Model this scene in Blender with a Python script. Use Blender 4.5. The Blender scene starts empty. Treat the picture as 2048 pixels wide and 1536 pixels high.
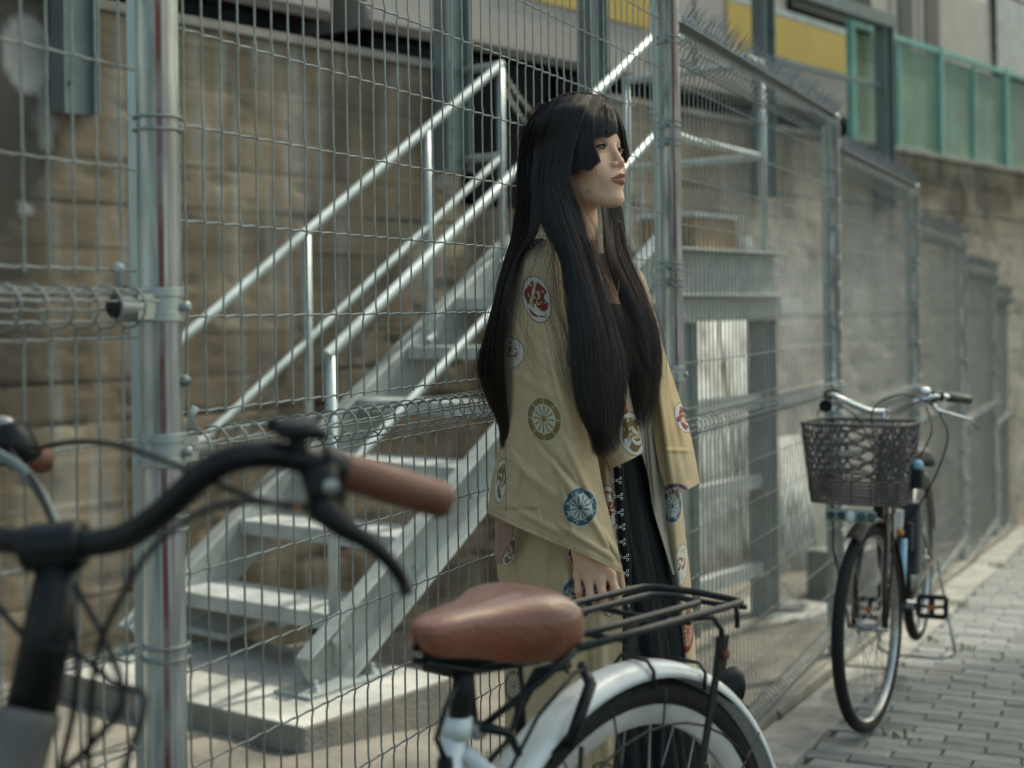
import bpy, bmesh, math, random
import numpy as np
from mathutils import Vector, Matrix
random.seed(7); rng = np.random.default_rng(7)
PI = math.pi
scn = bpy.context.scene
# ------------------------------------------------------------------ camera
F, CU, CV, ROLL, CZ = 2844.0, 1024.0, 622.0, 0.0133, 1.2   # focal length in photo pixels, principal point, roll, camera height
cam = bpy.data.cameras.new('camera'); camo = bpy.data.objects.new('camera', cam); scn.collection.objects.link(camo)
cam.sensor_width = 36; cam.lens = F/2048*36; cam.shift_y = -(768-CV)/2048
cam.clip_start = 0.05; cam.clip_end = 500
_r = Vector((1, 0, -ROLL)).normalized(); _b = Vector((0, -1, 0)); _u = _b.cross(_r)
camo.matrix_world = Matrix(((_r.x, _u.x, _b.x, 0), (_r.y, _u.y, _b.y, 0), (_r.z, _u.z, _b.z, CZ), (0, 0, 0, 1)))
cam.dof.use_dof = True; cam.dof.focus_distance = 2.68; cam.dof.aperture_fstop = 3.2
scn.camera = camo
# ------------------------------------------------------------------ light
SUN_AZ = Vector((0.74, 0.67, 0)).normalized(); SUN_EL = math.radians(52)
world = bpy.data.worlds.new('World'); scn.world = world; world.use_nodes = True
nt = world.node_tree; bg = nt.nodes['Background']
sky = nt.nodes.new('ShaderNodeTexSky'); sky.sky_type = 'NISHITA'; sky.sun_disc = False
sky.sun_elevation = SUN_EL; sky.sun_rotation = math.atan2(SUN_AZ.x, SUN_AZ.y)
sky.dust_density = 3.5; sky.ozone_density = 1.0; sky.air_density = 1.2
hs = nt.nodes.new('ShaderNodeMix'); hs.data_type = 'RGBA'; hs.blend_type = 'MULTIPLY'; hs.inputs[0].default_value = 1
hs.inputs[7].default_value = (0.97, 1.0, 0.83, 1)
nt.links.new(sky.outputs[0], hs.inputs[6]); nt.links.new(hs.outputs[2], bg.inputs['Color'])
bg.inputs['Strength'].default_value = 0.15
sl = bpy.data.lights.new('sun', 'SUN'); slo = bpy.data.objects.new('sun', sl); scn.collection.objects.link(slo)
sl.energy = 2.4; sl.angle = math.radians(1.2); sl.color = (1.0, 0.97, 0.86)
sd = Vector((SUN_AZ.x*math.cos(SUN_EL), SUN_AZ.y*math.cos(SUN_EL), math.sin(SUN_EL)))
slo.rotation_euler = sd.to_track_quat('Z', 'Y').to_euler(); slo.location = (0, 0, 20)
vs = scn.view_settings; vs.view_transform = 'Standard'; vs.look = 'None'; vs.gamma = 1; vs.use_curve_mapping = False; vs.exposure = 0.95
scn.cycles.use_denoising = True
scn.cycles.max_bounces = 6; scn.cycles.transparent_max_bounces = 12

# ------------------------------------------------------------------ helpers
def W(u, v, y):
    """world point seen at photo pixel u,v (2048 wide) at depth y metres"""
    dx = (u-CU)/F; dy = (v-CV)/F
    return Vector((y*(dx-ROLL*dy), y, CZ+y*(-ROLL*dx-dy)))
FO = Vector((-.4778, 1.906, 0)); FD = Vector((.409, .912, 0)).normalized(); FN = Vector((.912, -.409, 0)).normalized()  # fence origin, direction, street side
def tpar(x, y): return (x-FO.x)*FD.x+(y-FO.y)*FD.y
def zg(x, y):
    t = tpar(x, y)
    return CZ-(1.17+.075*t)
def G(x, y, dz=0): return Vector((x, y, zg(x, y)+dz))
V = Vector

class MB:
    def __init__(s): s.v = []; s.f = []; s.c = None
    def add(s, vs, fs):
        o = len(s.v); s.v += [tuple(p) for p in vs]; s.f += [tuple(i+o for i in q) for q in fs]; return s
    def beam(s, p0, p1, a, b):
        """box from p0 to p1 with half vectors a, b"""
        p0, p1, a, b = V(p0), V(p1), V(a), V(b)
        vs = [p+i*a+j*b for p in (p0, p1) for i, j in ((-1, -1), (1, -1), (1, 1), (-1, 1))]
        fs = [(3, 2, 1, 0), (4, 5, 6, 7), (0, 1, 5, 4), (1, 2, 6, 5), (2, 3, 7, 6), (3, 0, 4, 7)]
        if (p1-p0).dot(a.cross(b)) < 0: fs = [q[::-1] for q in fs]
        return s.add(vs, fs)
    def box(s, c, h, rz=0):
        c = V(c); ca, sa = math.cos(rz), math.sin(rz)
        return s.beam(c-V((0, 0, h[2])), c+V((0, 0, h[2])), V((ca, sa, 0))*h[0], V((-sa, ca, 0))*h[1])
    def cbox(s, p0, p1, a, b, bev):
        """bevelled beam: cross-section chamfered octagon"""
        p0, p1, a, b = V(p0), V(p1), V(a), V(b); la, lb = a.length, b.length; ba = bev/la; bb = bev/lb
        sec = [(-1+ba, -1), (1-ba, -1), (1, -1+bb), (1, 1-bb), (1-ba, 1), (-1+ba, 1), (-1, 1-bb), (-1, -1+bb)]
        vs = [p+i*a+j*b for p in (p0, p1) for i, j in sec]
        fs = [tuple(range(7, -1, -1)), tuple(range(8, 16))]+[(i, (i+1) % 8, 8+(i+1) % 8, 8+i) for i in range(8)]
        if (p1-p0).dot(a.cross(b)) < 0: fs = [q[::-1] for q in fs]
        return s.add(vs, fs)
    def tube(s, pts, r, n=8, cap=True, closed=False, flat=None):
        pts = [V(p) for p in pts]; m = len(pts)
        rr = r if hasattr(r, '__len__') else [r]*m
        T = []
        for i in range(m):
            a = pts[(i-1) % m] if (closed or i > 0) else pts[i]; b = pts[(i+1) % m] if (closed or i < m-1) else pts[i]
            d = b-a; T.append(d.normalized() if d.length > 1e-9 else V((0, 0, 1)))
        ref = V((0, 0, 1)) if abs(T[0].z) < .9 else V((1, 0, 0))
        N = (ref-T[0]*ref.dot(T[0])).normalized(); vs = []
        for i in range(m):
            N = (N-T[i]*N.dot(T[i])); N = N.normalized() if N.length > 1e-6 else ref
            B = T[i].cross(N)
            for k in range(n):
                a = 2*PI*k/n; fl = flat or 1
                vs.append(pts[i]+(N*math.cos(a)+B*math.sin(a)*fl)*rr[i])
        fs = [(i*n+k, i*n+(k+1) % n, (i+1)*n+(k+1) % n, (i+1)*n+k) for i in range(m-1) for k in range(n)]
        if closed: fs += [((m-1)*n+k, (m-1)*n+(k+1) % n, (k+1) % n, k) for k in range(n)]
        elif cap: fs += [tuple(range(n-1, -1, -1)), tuple((m-1)*n+k for k in range(n))]
        return s.add(vs, fs)
    def lathe(s, p, ax, prof, n=20, cap=True):
        """profile [(h,r)] about axis ax from p"""
        p = V(p); ax = V(ax).normalized(); ref = V((0, 0, 1)) if abs(ax.z) < .9 else V((1, 0, 0))
        A = (ref-ax*ref.dot(ax)).normalized(); B = ax.cross(A); vs = []
        for h, r in prof:
            for k in range(n):
                a = 2*PI*k/n; vs.append(p+ax*h+(A*math.cos(a)+B*math.sin(a))*r)
        m = len(prof)
        fs = [(i*n+k, i*n+(k+1) % n, (i+1)*n+(k+1) % n, (i+1)*n+k) for i in range(m-1) for k in range(n)]
        if cap: fs += [tuple(range(n-1, -1, -1)), tuple((m-1)*n+k for k in range(n))]
        return s.add(vs, fs)
    def sphere(s, c, r, n=12, sc=(1, 1, 1)):
        vs = []; fs = []
        for i in range(n+1):
            for k in range(2*n):
                a = PI*i/n; b = PI*k/n
                vs.append(V(c)+V((math.sin(a)*math.cos(b)*sc[0], math.sin(a)*math.sin(b)*sc[1], math.cos(a)*sc[2]))*r)
        for i in range(n):
            for k in range(2*n): fs.append((i*2*n+k, (i+1)*2*n+k, (i+1)*2*n+(k+1) % (2*n), i*2*n+(k+1) % (2*n)))
        return s.add(vs, fs)
    def grid(s, P, wrap=False):
        P = np.asarray(P, float); a, b = P.shape[:2]; o = len(s.v); s.v += [tuple(q) for q in P.reshape(-1, 3)]
        bb = b if wrap else b-1
        s.f += [(o+i*b+j, o+i*b+(j+1) % b, o+(i+1)*b+(j+1) % b, o+(i+1)*b+j) for i in range(a-1) for j in range(bb)]
        return s
    def build(s, name, m, parent=None, smooth=False, col=None, angle=None):
        me = bpy.data.meshes.new(name); me.from_pydata(s.v, [], s.f); me.update()
        if m: me.materials.append(m)
        if smooth: me.polygons.foreach_set('use_smooth', [True]*len(me.polygons))
        if angle is not None: me.set_sharp_from_angle(angle=math.radians(angle))
        if col is not None:
            a = me.color_attributes.new('print', 'FLOAT_COLOR', 'POINT'); c = np.ones((len(me.vertices), 4), np.float32); c[:, :3] = col
            a.data.foreach_set('color', c.ravel())
        o = bpy.data.objects.new(name, me); scn.collection.objects.link(o)
        if parent: o.parent = parent
        return o

def tag(o, label=None, cat=None, group=None, kind=None):
    if label: o['label'] = label
    if cat: o['category'] = cat
    if group: o['group'] = group
    if kind: o['kind'] = kind
    return o
def empty(name, label, cat, group=None):
    o = bpy.data.objects.new(name, None); scn.collection.objects.link(o); o.empty_display_size = .1
    return tag(o, label, cat, group)
def solid(o, t, off=0.0):
    m = o.modifiers.new('thickness', 'SOLIDIFY'); m.thickness = t; m.offset = off; return o
def bevel(o, w, seg=2):
    m = o.modifiers.new('edge', 'BEVEL'); m.width = w; m.segments = seg; m.limit_method = 'ANGLE'; return o
def cat_rom(pts, n):
    """dense Catmull-Rom through pts (any dimension)"""
    P = np.asarray(pts, float); m = len(P); out = []
    ts = np.linspace(0, m-1, n)
    for t in ts:
        i = min(int(t), m-2); f = t-i
        p0 = P[i-1] if i > 0 else 2*P[0]-P[1]; p1 = P[i]; p2 = P[i+1]; p3 = P[i+2] if i+2 < m else 2*P[-1]-P[-2]
        out.append(.5*((2*p1)+(-p0+p2)*f+(2*p0-5*p1+4*p2-p3)*f*f+(-p0+3*p1-3*p2+p3)*f**3))
    return np.array(out)

# ------------------------------------------------------------------ materials
def mat(name, col, rough=.6, metal=0, noise=.0, nscale=8, bump=0, bscale=60, spec=.5, sub=0, attr=None, stretch=(1, 1, 1), col2=None, island=0, objrand=0, coat=0, sheen=0):
    m = bpy.data.materials.new(name); m.use_nodes = True; n = m.node_tree.nodes; l = m.node_tree.links; b = n['Principled BSDF']
    b.inputs['Roughness'].default_value = rough; b.inputs['Metallic'].default_value = metal; b.inputs['Specular IOR Level'].default_value = spec
    b.inputs['Coat Weight'].default_value = coat
    if sheen: b.inputs['Sheen Weight'].default_value = sheen
    if sub: b.inputs['Subsurface Weight'].default_value = sub; b.inputs['Subsurface Radius'].default_value = (.012, .005, .003); b.inputs['Subsurface Scale'].default_value = .6
    tc = n.new('ShaderNodeTexCoord'); mp = n.new('ShaderNodeMapping'); mp.inputs['Scale'].default_value = stretch; l.new(tc.outputs['Object'], mp.inputs[0])
    base = None
    if attr:
        a = n.new('ShaderNodeAttribute'); a.attribute_name = attr; base = a.outputs['Color']
    else:
        r = n.new('ShaderNodeRGB'); r.outputs[0].default_value = (*col, 1); base = r.outputs[0]
    if noise:
        t = n.new('ShaderNodeTexNoise'); t.inputs['Scale'].default_value = nscale; t.inputs['Detail'].default_value = 8; t.inputs['Roughness'].default_value = .62
        l.new(mp.outputs[0], t.inputs['Vector'])
        rp = n.new('ShaderNodeValToRGB'); rp.color_ramp.elements[0].position = .3; rp.color_ramp.elements[1].position = .7
        c2 = col2 if col2 else (1-noise,)*3
        rp.color_ramp.elements[0].color = (*c2, 1); rp.color_ramp.elements[1].color = (1+noise*.3,)*3+(1,)
        l.new(t.outputs[0], rp.inputs[0])
        mx = n.new('ShaderNodeMix'); mx.data_type = 'RGBA'; mx.blend_type = 'MULTIPLY'; mx.inputs[0].default_value = 1
        l.new(base, mx.inputs[6]); l.new(rp.outputs[0], mx.inputs[7]); base = mx.outputs[2]
    if objrand:
        oi = n.new('ShaderNodeObjectInfo'); mr = n.new('ShaderNodeMapRange'); mr.inputs[3].default_value = 1-objrand; mr.inputs[4].default_value = 1+objrand*.6
        l.new(oi.outputs['Random'], mr.inputs[0]); mx = n.new('ShaderNodeMix'); mx.data_type = 'RGBA'; mx.blend_type = 'MULTIPLY'; mx.inputs[0].default_value = 1
        l.new(base, mx.inputs[6]); l.new(mr.outputs[0], mx.inputs[7]); base = mx.outputs[2]
    l.new(base, b.inputs['Base Color'])
    if bump:
        t = n.new('ShaderNodeTexNoise'); t.inputs['Scale'].default_value = bscale; t.inputs['Detail'].default_value = 5; l.new(mp.outputs[0], t.inputs['Vector'])
        bp = n.new('ShaderNodeBump'); bp.inputs['Strength'].default_value = bump; bp.inputs['Distance'].default_value = .01
        l.new(t.outputs[0], bp.inputs['Height']); l.new(bp.outputs[0], b.inputs['Normal'])
    if noise and rough > .2:
        mr = n.new('ShaderNodeMapRange'); mr.inputs[3].default_value = max(.05, rough-.12); mr.inputs[4].default_value = min(1, rough+.12)
        t2 = n.new('ShaderNodeTexNoise'); t2.inputs['Scale'].default_value = nscale*2.3; l.new(mp.outputs[0], t2.inputs['Vector'])
        l.new(t2.outputs[0], mr.inputs[0]); l.new(mr.outputs[0], b.inputs['Roughness'])
    return m
M = {}
M['galv'] = mat('galvanised_steel', (.40, .44, .43), .42, .55, .25, 14, stretch=(1, 1, .25))
M['wire'] = mat('galvanised_wire', (.27, .295, .275), .48, .35, .4, 30)
M['alu'] = mat('bright_galvanised_rail', (.44, .49, .47), .42, .3, .35, 9)
M['stairm'] = mat('galvanised_stair_plate', (.36, .40, .38), .5, .3, .45, 5, bump=.1)
M['treadm'] = mat('tread_plate', (.50, .53, .50), .5, .2, .4, 7, bump=.15, bscale=90)
M['wall'] = mat('board_marked_concrete', (.3, .25, .18), .9, 0, .45, 3.2, bump=.3, bscale=110, attr='print', spec=.25)
M['slab'] = mat('cast_concrete', (.42, .415, .37), .85, 0, .5, 4, bump=.35, bscale=90, spec=.3)
M['slabd'] = mat('old_and_shaded_concrete', (.26, .24, .20), .9, 0, .45, 5, bump=.5, bscale=80, spec=.25)
M['dirt'] = mat('dusty_concrete_ground', (.22, .20, .165), .95, 0, .5, 3.0, bump=.5, bscale=120, spec=.2)
M['road'] = mat('asphalt', (.06, .06, .058), .9, 0, .3, 9, bump=.4, bscale=200)
M['kerb'] = mat('kerb_concrete', (.30, .29, .255), .88, 0, .5, 7, bump=.4, bscale=90, spec=.25)
M['paver'] = mat('paver_stone', (.235, .245, .225), .85, 0, .4, 11, bump=.6, bscale=160, objrand=.3, spec=.3)
M['joint'] = mat('joint_sand', (.06, .05, .03), .95, 0, .4, 20, bump=.4, bscale=200)
M['train'] = mat('train_body_steel', (.36, .325, .285), .5, .1, .12, 2)
M['yellow'] = mat('yellow_stripe', (.50, .33, .045), .5, 0, .1, 2)
M['tglass'] = mat('dark_train_glass', (.012, .015, .014), .35, 0, 0, spec=.15)
M['tglassb'] = mat('blue_reflecting_glass', (.035, .085, .11), .3, 0, .7, 3)  # blue window reflection put into the base colour
M['under'] = mat('underframe_black', (.012, .012, .012), .9, 0, .3, 6, spec=.1)
M['legm'] = mat('grey_steel_leg', (.36, .385, .35), .55, .1, .3, 5)
M['shadewhite'] = mat('shaded_white_paint', (.13, .125, .12), .5, 0, .3, 20)  # white of the head tube with its shade put into the colour
M['mottle'] = mat('stained_white_sheet', (.62, .62, .56), .8, 0, .75, 4.5, bump=.3, col2=(.30, .27, .22))
M['spike'] = mat('spike_steel', (.34, .36, .36), .25, .8, .2, 30)
M['grey'] = mat('grey_green_steel', (.16, .20, .19), .5, .2, .25, 5)
M['teal'] = mat('teal_painted_steel', (.19, .43, .36), .6, 0, .25, 6)
M['greenp'] = mat('green_mesh_sheet', (.19, .285, .20), .7, 0, .3, 2.5, bump=.3, bscale=50)
M['black'] = mat('black_plastic', (.008, .010, .011), .42, 0, .3, 30, spec=.28)
M['blackm'] = mat('black_painted_metal', (.011, .014, .015), .36, 0, .3, 30, spec=.35)
M['rubber'] = mat('tyre_rubber', (.012, .012, .012), .75, 0, .3, 30, bump=.3, bscale=300, spec=.3)
M['white'] = mat('white_paint', (.62, .66, .66), .3, 0, .12, 10, coat=.3)
M['whitet'] = mat('white_rim', (.50, .50, .47), .5, 0, .3, 14)
M['leather'] = mat('brown_saddle_leather', (.185, .050, .022), .40, 0, .5, 9, bump=.2, bscale=150, coat=.5, sheen=.1)
M['grip'] = mat('brown_grip', (.165, .060, .032), .48, 0, .3, 30, bump=.2, bscale=300)
M['chrome'] = mat('chrome', (.62, .64, .64), .18, 1.0)
M['chromed'] = mat('worn_chrome', (.42, .42, .40), .3, .9, .3, 30)
M['rust'] = mat('rusty_metal', (.16, .075, .035), .8, .2, .4, 30)
M['red'] = mat('red_reflector', (.30, .03, .015), .25, 0, 0, coat=.5)
M['orange'] = mat('orange_reflector', (.45, .16, .02), .25, 0, 0)
M['basket'] = mat('grey_brown_plastic_wicker', (.085, .075, .07), .5, 0, .3, 30)
M['brown'] = mat('brown_painted_board', (.25, .16, .085), .7, 0, .3, 5)
M['board'] = mat('pale_board', (.52, .52, .48), .7, 0, .3, 6, bump=.2)
M['bikebr'] = mat('dark_brown_frame', (.045, .035, .03), .35, .2, .2, 20)
M['battery'] = mat('dark_battery_case', (.012, .018, .024), .35)
M['bluewh'] = mat('pale_blue_label', (.25, .45, .55), .5)
M['grass'] = mat('weed_green', (.07, .10, .025), .7, 0, .3, 30)
M['stone'] = mat('loose_stone', (.24, .22, .18), .9, 0, .4, 12, bump=.4)
def tube_obj(name, pts, r, m, parent, n=8, smooth=True, cap=True, **k): return MB().tube(pts, r, n, cap, **k).build(name, m, parent, smooth)
# ================================================================== SETTING
# ground to the horizon, following the slope of the lane
def sheet(name, pts, m, dz, kind='structure'):
    mb = MB(); mb.add([G(x, y, dz) for x, y in pts], [tuple(range(len(pts)))]); o = mb.build(name, m); o['kind'] = kind; return o
def fpt(t, q): return (FO.x+FD.x*t+FN.x*q, FO.y+FD.y*t+FN.y*q)
sheet('ground', [(-150, -60), (150, -60), (150, 300), (-150, 300)], M['road'], -.16)
gi = MB()
nI, nJ = 120, 60
P = np.zeros((nI, nJ, 3))
for i in range(nI):
    for j in range(nJ):
        t = -4+28*i/(nI-1); q = -.06-6*(j/(nJ-1))**1.3; x, y = fpt(t, q)
        w = .012*math.sin(x*3.1+y*2.2)+.010*math.sin(x*7.3-y*5.1+1)+rng.normal()*.004
        P[i, j] = (x, y, zg(x, y)+w-.025)
o = gi.grid(P).build('yard_ground', M['dirt'], smooth=True); o['kind'] = 'structure'
# kerb strip along the fence foot
def ribbon(q0, q1, z0, z1, t0, t1, name, m, n=60):
    mb = MB(); rows = []
    for i in range(n+1):
        t = t0+(t1-t0)*i/n; a = fpt(t, q0); b = fpt(t, q1); za = zg(*a); zb = zg(*b)
        rows.append([(a[0], a[1], za-.15), (a[0], a[1], za+z0), (b[0], b[1], zb+z1), (b[0], b[1], zb-.15)])
    mb.grid(rows); o = mb.build(name, m); o['kind'] = 'structure'; return o
ribbon(-.08, .035, .035, .035, -4, 22, 'fence_footing', M['slabd'])
ks = empty('kerb_strip', None, None); ks['kind'] = 'structure'
t = 0.2
while t < 16:
    ln = .60; mb = MB(); a = fpt(t+.004, .04); b = fpt(t+ln-.004, .04)
    q0, q1 = .045, .235+.004*math.sin(t*9)
    top = [fpt(t+.004, q0), fpt(t+.004, q1), fpt(t+ln-.004, q1), fpt(t+ln-.004, q0)]
    dz = .012+.006*math.sin(t*13)
    mb.add([G(*p, dz-.0) for p in top]+[G(*p, -.12) for p in top], [(0, 1, 2, 3)[::-1], (0, 1, 5, 4), (1, 2, 6, 5), (2, 3, 7, 6), (3, 0, 4, 7)])
    o = mb.build('kerb_stone', M['kerb'], ks); bevel(o, .006); t += ln
ribbon(-.02, .24, -.03, -.03, -3, 22, 'kerb_bed', M['joint'])
# pavement: bed + individual pavers laid square to the fence
pv = empty('pavement', None, None); pv['kind'] = 'structure'
ribbon(.238, 3.6, -.012, -.012, -3, 22, 'pavement_bed', M['joint'])
pm = MB(); pl, pw, ph = .1150, .0480, .03
P8 = []
def paver_mesh(var):
    r = random.Random(var); b = bmesh.new(); bmesh.ops.create_cube(b, size=1)
    for v in b.verts:
        v.co.x *= 2*pl+r.uniform(-.003, .001); v.co.y *= 2*pw+r.uniform(-.003, .001); v.co.z *= 2*ph; v.co.z -= ph
        v.co.x += r.uniform(-.0012, .0012); v.co.y += r.uniform(-.0012, .0012)
    bmesh.ops.bevel(b, geom=[e for e in b.edges], offset=.005, segments=1, affect='EDGES')
    me = bpy.data.meshes.new('paver'); b.to_mesh(me); b.free(); me.materials.append(M['paver']); return me
pms = [paver_mesh(i) for i in range(8)]
slope = math.atan(.075)
def inview(x, y):
    d = V((x, y, zg(x, y)-CZ)); u = CU+F*d.x/d.y+ROLL*(-F*d.z/d.y); v = CV-F*d.z/d.y
    return u, v
cands = []
row = 0; t = .0
rest = MB()
while t < 17:
    off = (row % 2)*.118+.012*math.sin(row*1.7)
    q = .36+off-.118
    while q < 3.4:
        x, y = fpt(t, q); ok = False
        if y > 1:
            u, v = inview(x, y); ok = -30 < 2048-u and 1380 < u < 2075 and v < 1600
        cands.append((y if ok else 999, x, y, q, t)); q += .2365
    row += 1; t += .102
cands.sort()
R = Matrix(((FN.x, FD.x, 0), (FN.y, FD.y, 0), (0, 0, 1))).to_4x4()
tilt = Matrix.Rotation(-slope, 4, 'X')
for k, (d, x, y, q, t) in enumerate(cands):
    dz = rng.uniform(-.002, .003); rot = rng.uniform(-.012, .012)
    mtx = Matrix.Translation(G(x, y, dz)) @ R @ tilt @ Matrix.Rotation(rot, 4, 'Z') @ Matrix.Rotation(rng.uniform(-.006, .006), 4, 'Y')
    if k < 290:
        o = bpy.data.objects.new('paver', pms[k % 8]); scn.collection.objects.link(o); o.parent = pv; o.matrix_local = mtx
    else:
        hx, hy = pl-.001, pw-.001
        rest.add([mtx @ V(p) for p in ((-hx, -hy, 0), (hx, -hy, 0), (hx, hy, 0), (-hx, hy, 0), (-hx-.003, -hy-.003, -.008), (hx+.003, -hy-.003, -.008), (hx+.003, hy+.003, -.008), (-hx-.003, hy+.003, -.008))],
                 [(0, 1, 2, 3), (0, 4, 5, 1), (1, 5, 6, 2), (2, 6, 7, 3), (3, 7, 4, 0)])
o = rest.build('paver_field', M['paver'], pv); o['kind'] = 'stuff'

# ================================================================== RETAINING WALL (board marked concrete)
WO = V((-1.88, 5.5, 0)); WD = V((.641, .767, 0)).normalized(); WN = V((.767, -.641, 0)).normalized()
def WP(s, z, d=0): p = WO+WD*s+WN*d; return V((p.x, p.y, CZ+z))
brng = random.Random(3)
zb = [-3.0]
while zb[-1] < 1.3: zb.append(zb[-1]+brng.uniform(.155, .19))
boff = [brng.uniform(-.0035, .0035) for _ in zb]
bjo = [[brng.uniform(-6, 30) for _ in range(14)] for _ in zb]
def smooth_noise(n, seed):
    r = np.random.default_rng(seed); tb = r.random((n, n))
    def f(x, y):
        xi = np.floor(x).astype(int); yi = np.floor(y).astype(int); fx = x-xi; fy = y-yi; fx = fx*fx*(3-2*fx); fy = fy*fy*(3-2*fy)
        a = tb[xi % n, yi % n]; b = tb[(xi+1) % n, yi % n]; c = tb[xi % n, (yi+1) % n]; d = tb[(xi+1) % n, (yi+1) % n]
        return (a*(1-fx)+b*fx)*(1-fy)+(c*(1-fx)+d*fx)*fy
    return f
n1, n2, n3 = smooth_noise(64, 1), smooth_noise(64, 2), smooth_noise(64, 3)
def fbm(f, x, y, o=4):
    r = 0; a = .5
    for k in range(o): r = r+a*f(x*2**k+7*k, y*2**k+3*k); a *= .5
    return r/(1-.5**o)
def wall_panel(name, s0, s1, z0, z1, parent, ds=.03, dz=.018, top=True, ends=(True, True)):
    ns = int((s1-s0)/ds)+2; nz = int((z1-z0)/dz)+2
    S, Z = np.meshgrid(np.linspace(s0, s1, ns), np.linspace(z0, z1, nz), indexing='ij')
    idx = np.clip(np.searchsorted(zb, Z)-1, 0, len(zb)-1); bo = np.array(boff)[idx]; zbn = np.array(zb)
    fr = (Z-zbn[idx]); joint = np.exp(-(fr/.0065)**2)
    rough = fbm(n1, S*3, Z*6)
    pit = np.clip(fbm(n2, S*9, Z*14, 3)-.62, 0, 1)*6
    D = bo*.3-joint*(.001+.005*rough)+.0014*(fbm(n2, S*14, Z*40, 3)-.5)-.006*pit
    D += .003*(n2(S*1.5+idx*7.1, Z*160*0+idx*3.3)-.5)
    # colour: brown grey concrete with courses, drips and painted sunlight
    base = np.array([.245, .192, .128]); pale = np.array([.44, .42, .37]); dark = np.array([.085, .070, .048])
    k = fbm(n1, S*.8+5, Z*1.4)*.7+.3*fbm(n2, S*5, Z*1.2)
    c = base[None, None]*(.30+1.45*k[..., None]); grain = fbm(n2, S*2.2+idx*3.7, Z*75, 2); c = c*(.86+.28*grain)[..., None]
    c = c*(1+.55*(n3(S*.7+idx*5.7, idx*2.3+0*S)-.5))[..., None]
    drip = np.clip(fbm(n3, S*24, Z*1.3, 3)-.52, 0, 1)*2.6
    c = c*(1-drip[..., None]*.9)+pale*drip[..., None]*.75
    dk = np.clip(fbm(n2, S*4+9, Z*.6, 3)-.58, 0, 1)*4
    c = c*(1-np.clip(dk, 0, .8)[..., None])+dark*np.clip(dk, 0, .8)[..., None]
    c = c*(1-.75*np.clip(joint*(rough*3.2-.6), 0, 1))[..., None]; lip = np.exp(-((fr-.028)/.006)**2)*np.clip(fbm(n2, S*2.5, Z*3)*2.4-.9, 0, 1); c = c*(1+.7*lip)[..., None]  # board lips lightened to paint in the relief highlights
    bright = np.clip((S-4.2)/1.2, 0, 1)*np.clip((.95-Z)/.8, 0, 1)*(.35+1.1*fbm(n1, S*1.2, Z*2.0))*(1-.55*np.clip((S-7)/1.5, 0, 1))   # sunlight on the later stretch painted in as a pale tone
    c = c*(1-np.clip(bright, 0, 1)[..., None]*.8)+np.array([.74,.69,.60])*np.clip(bright, 0, 1)[..., None]*.8
    def patch(c, s, z, a, b, colr, amt):
        e = ((S-s)/a)**2+((Z-z)/b)**2+.9*(fbm(n3, S*6, Z*6)-.5); w = np.clip((1-e)*3, 0, 1)*amt
        return c*(1-w[..., None])+np.array(colr)*w[..., None]
    c = patch(c, .02, .95, .30, .40, (.075, .065, .05), .8)
    c = patch(c, -.22, .72, .34, .8, (.085, .075, .06), .85); c = patch(c, -.35, .1, .5, .5, (.13, .11, .08), .6)
    c = patch(c, .03, 1.02, .13, .16, (.38, .37, .34), .9); c = patch(c, .10, .78, .05, .14, (.30, .29, .26), .7)
    c = patch(c, .0, .42, .03, .04, (.33, .33, .31), .8)
    c = patch(c, 9.0, .9, .22, .22, (.09, .075, .055), .8); c = patch(c, 8.2, 1.0, .5, .1, (.11, .09, .06), .7); c = patch(c, 9.9, .95, .5, .16, (.10, .085, .06), .7)
    c = patch(c, 2.38, .82, .07, .22, (.42, .41, .38), .8)
    mb = MB(); PP = np.stack([WO.x+WD.x*S+WN.x*D, WO.y+WD.y*S+WN.y*D, CZ+Z], -1)
    mb.grid(PP[:, ::-1]); cc = list(c[:, ::-1].reshape(-1, 3))
    th = .35
    if top:
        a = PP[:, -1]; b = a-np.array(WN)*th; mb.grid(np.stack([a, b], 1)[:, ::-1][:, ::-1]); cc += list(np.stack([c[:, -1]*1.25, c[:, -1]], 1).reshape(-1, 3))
    for e, on in ((0, ends[0]), (-1, ends[1])):
        if on:
            a = PP[e]; b = a-np.array(WN)*th; q = np.stack([a, b], 1)
            mb.grid(q); cc += list(np.stack([c[e], c[e]], 1).reshape(-1, 3))
    return mb.build(name, M['wall'], parent, True, np.array(cc), angle=50)
wall = empty('retaining_wall', 'tall brown board-marked concrete retaining wall below the railway line', 'wall')
wall_panel('wall_face', -3.5, 2.53, -2.2, 1.25, wall)
wall_panel('wall_face', 2.53, 3.75, -2.2, .56, wall, ends=(False, False))
wall_panel('wall_face', 3.75, 20, -2.6, 1.25, wall, ds=.045, dz=.022)
mb = MB(); mb.beam(WP(-3.5, 1.262, -.14), WP(2.50, 1.262, -.14), WN*.165, (0, 0, .02)); mb.beam(WP(3.78, 1.262, -.14), WP(20, 1.262, -.14), WN*.165, (0, 0, .02))
bevel(mb.build('coping', M['slabd'], wall), .004)
# track bed behind the wall and what stands beyond it
mb = MB(); mb.beam(WP(-8, .45, -10.4), WP(40, .45, -10.4), WN*10, (0, 0, .05)); o = mb.build('track_bed', M['under']); o['kind'] = 'structure'
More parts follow.
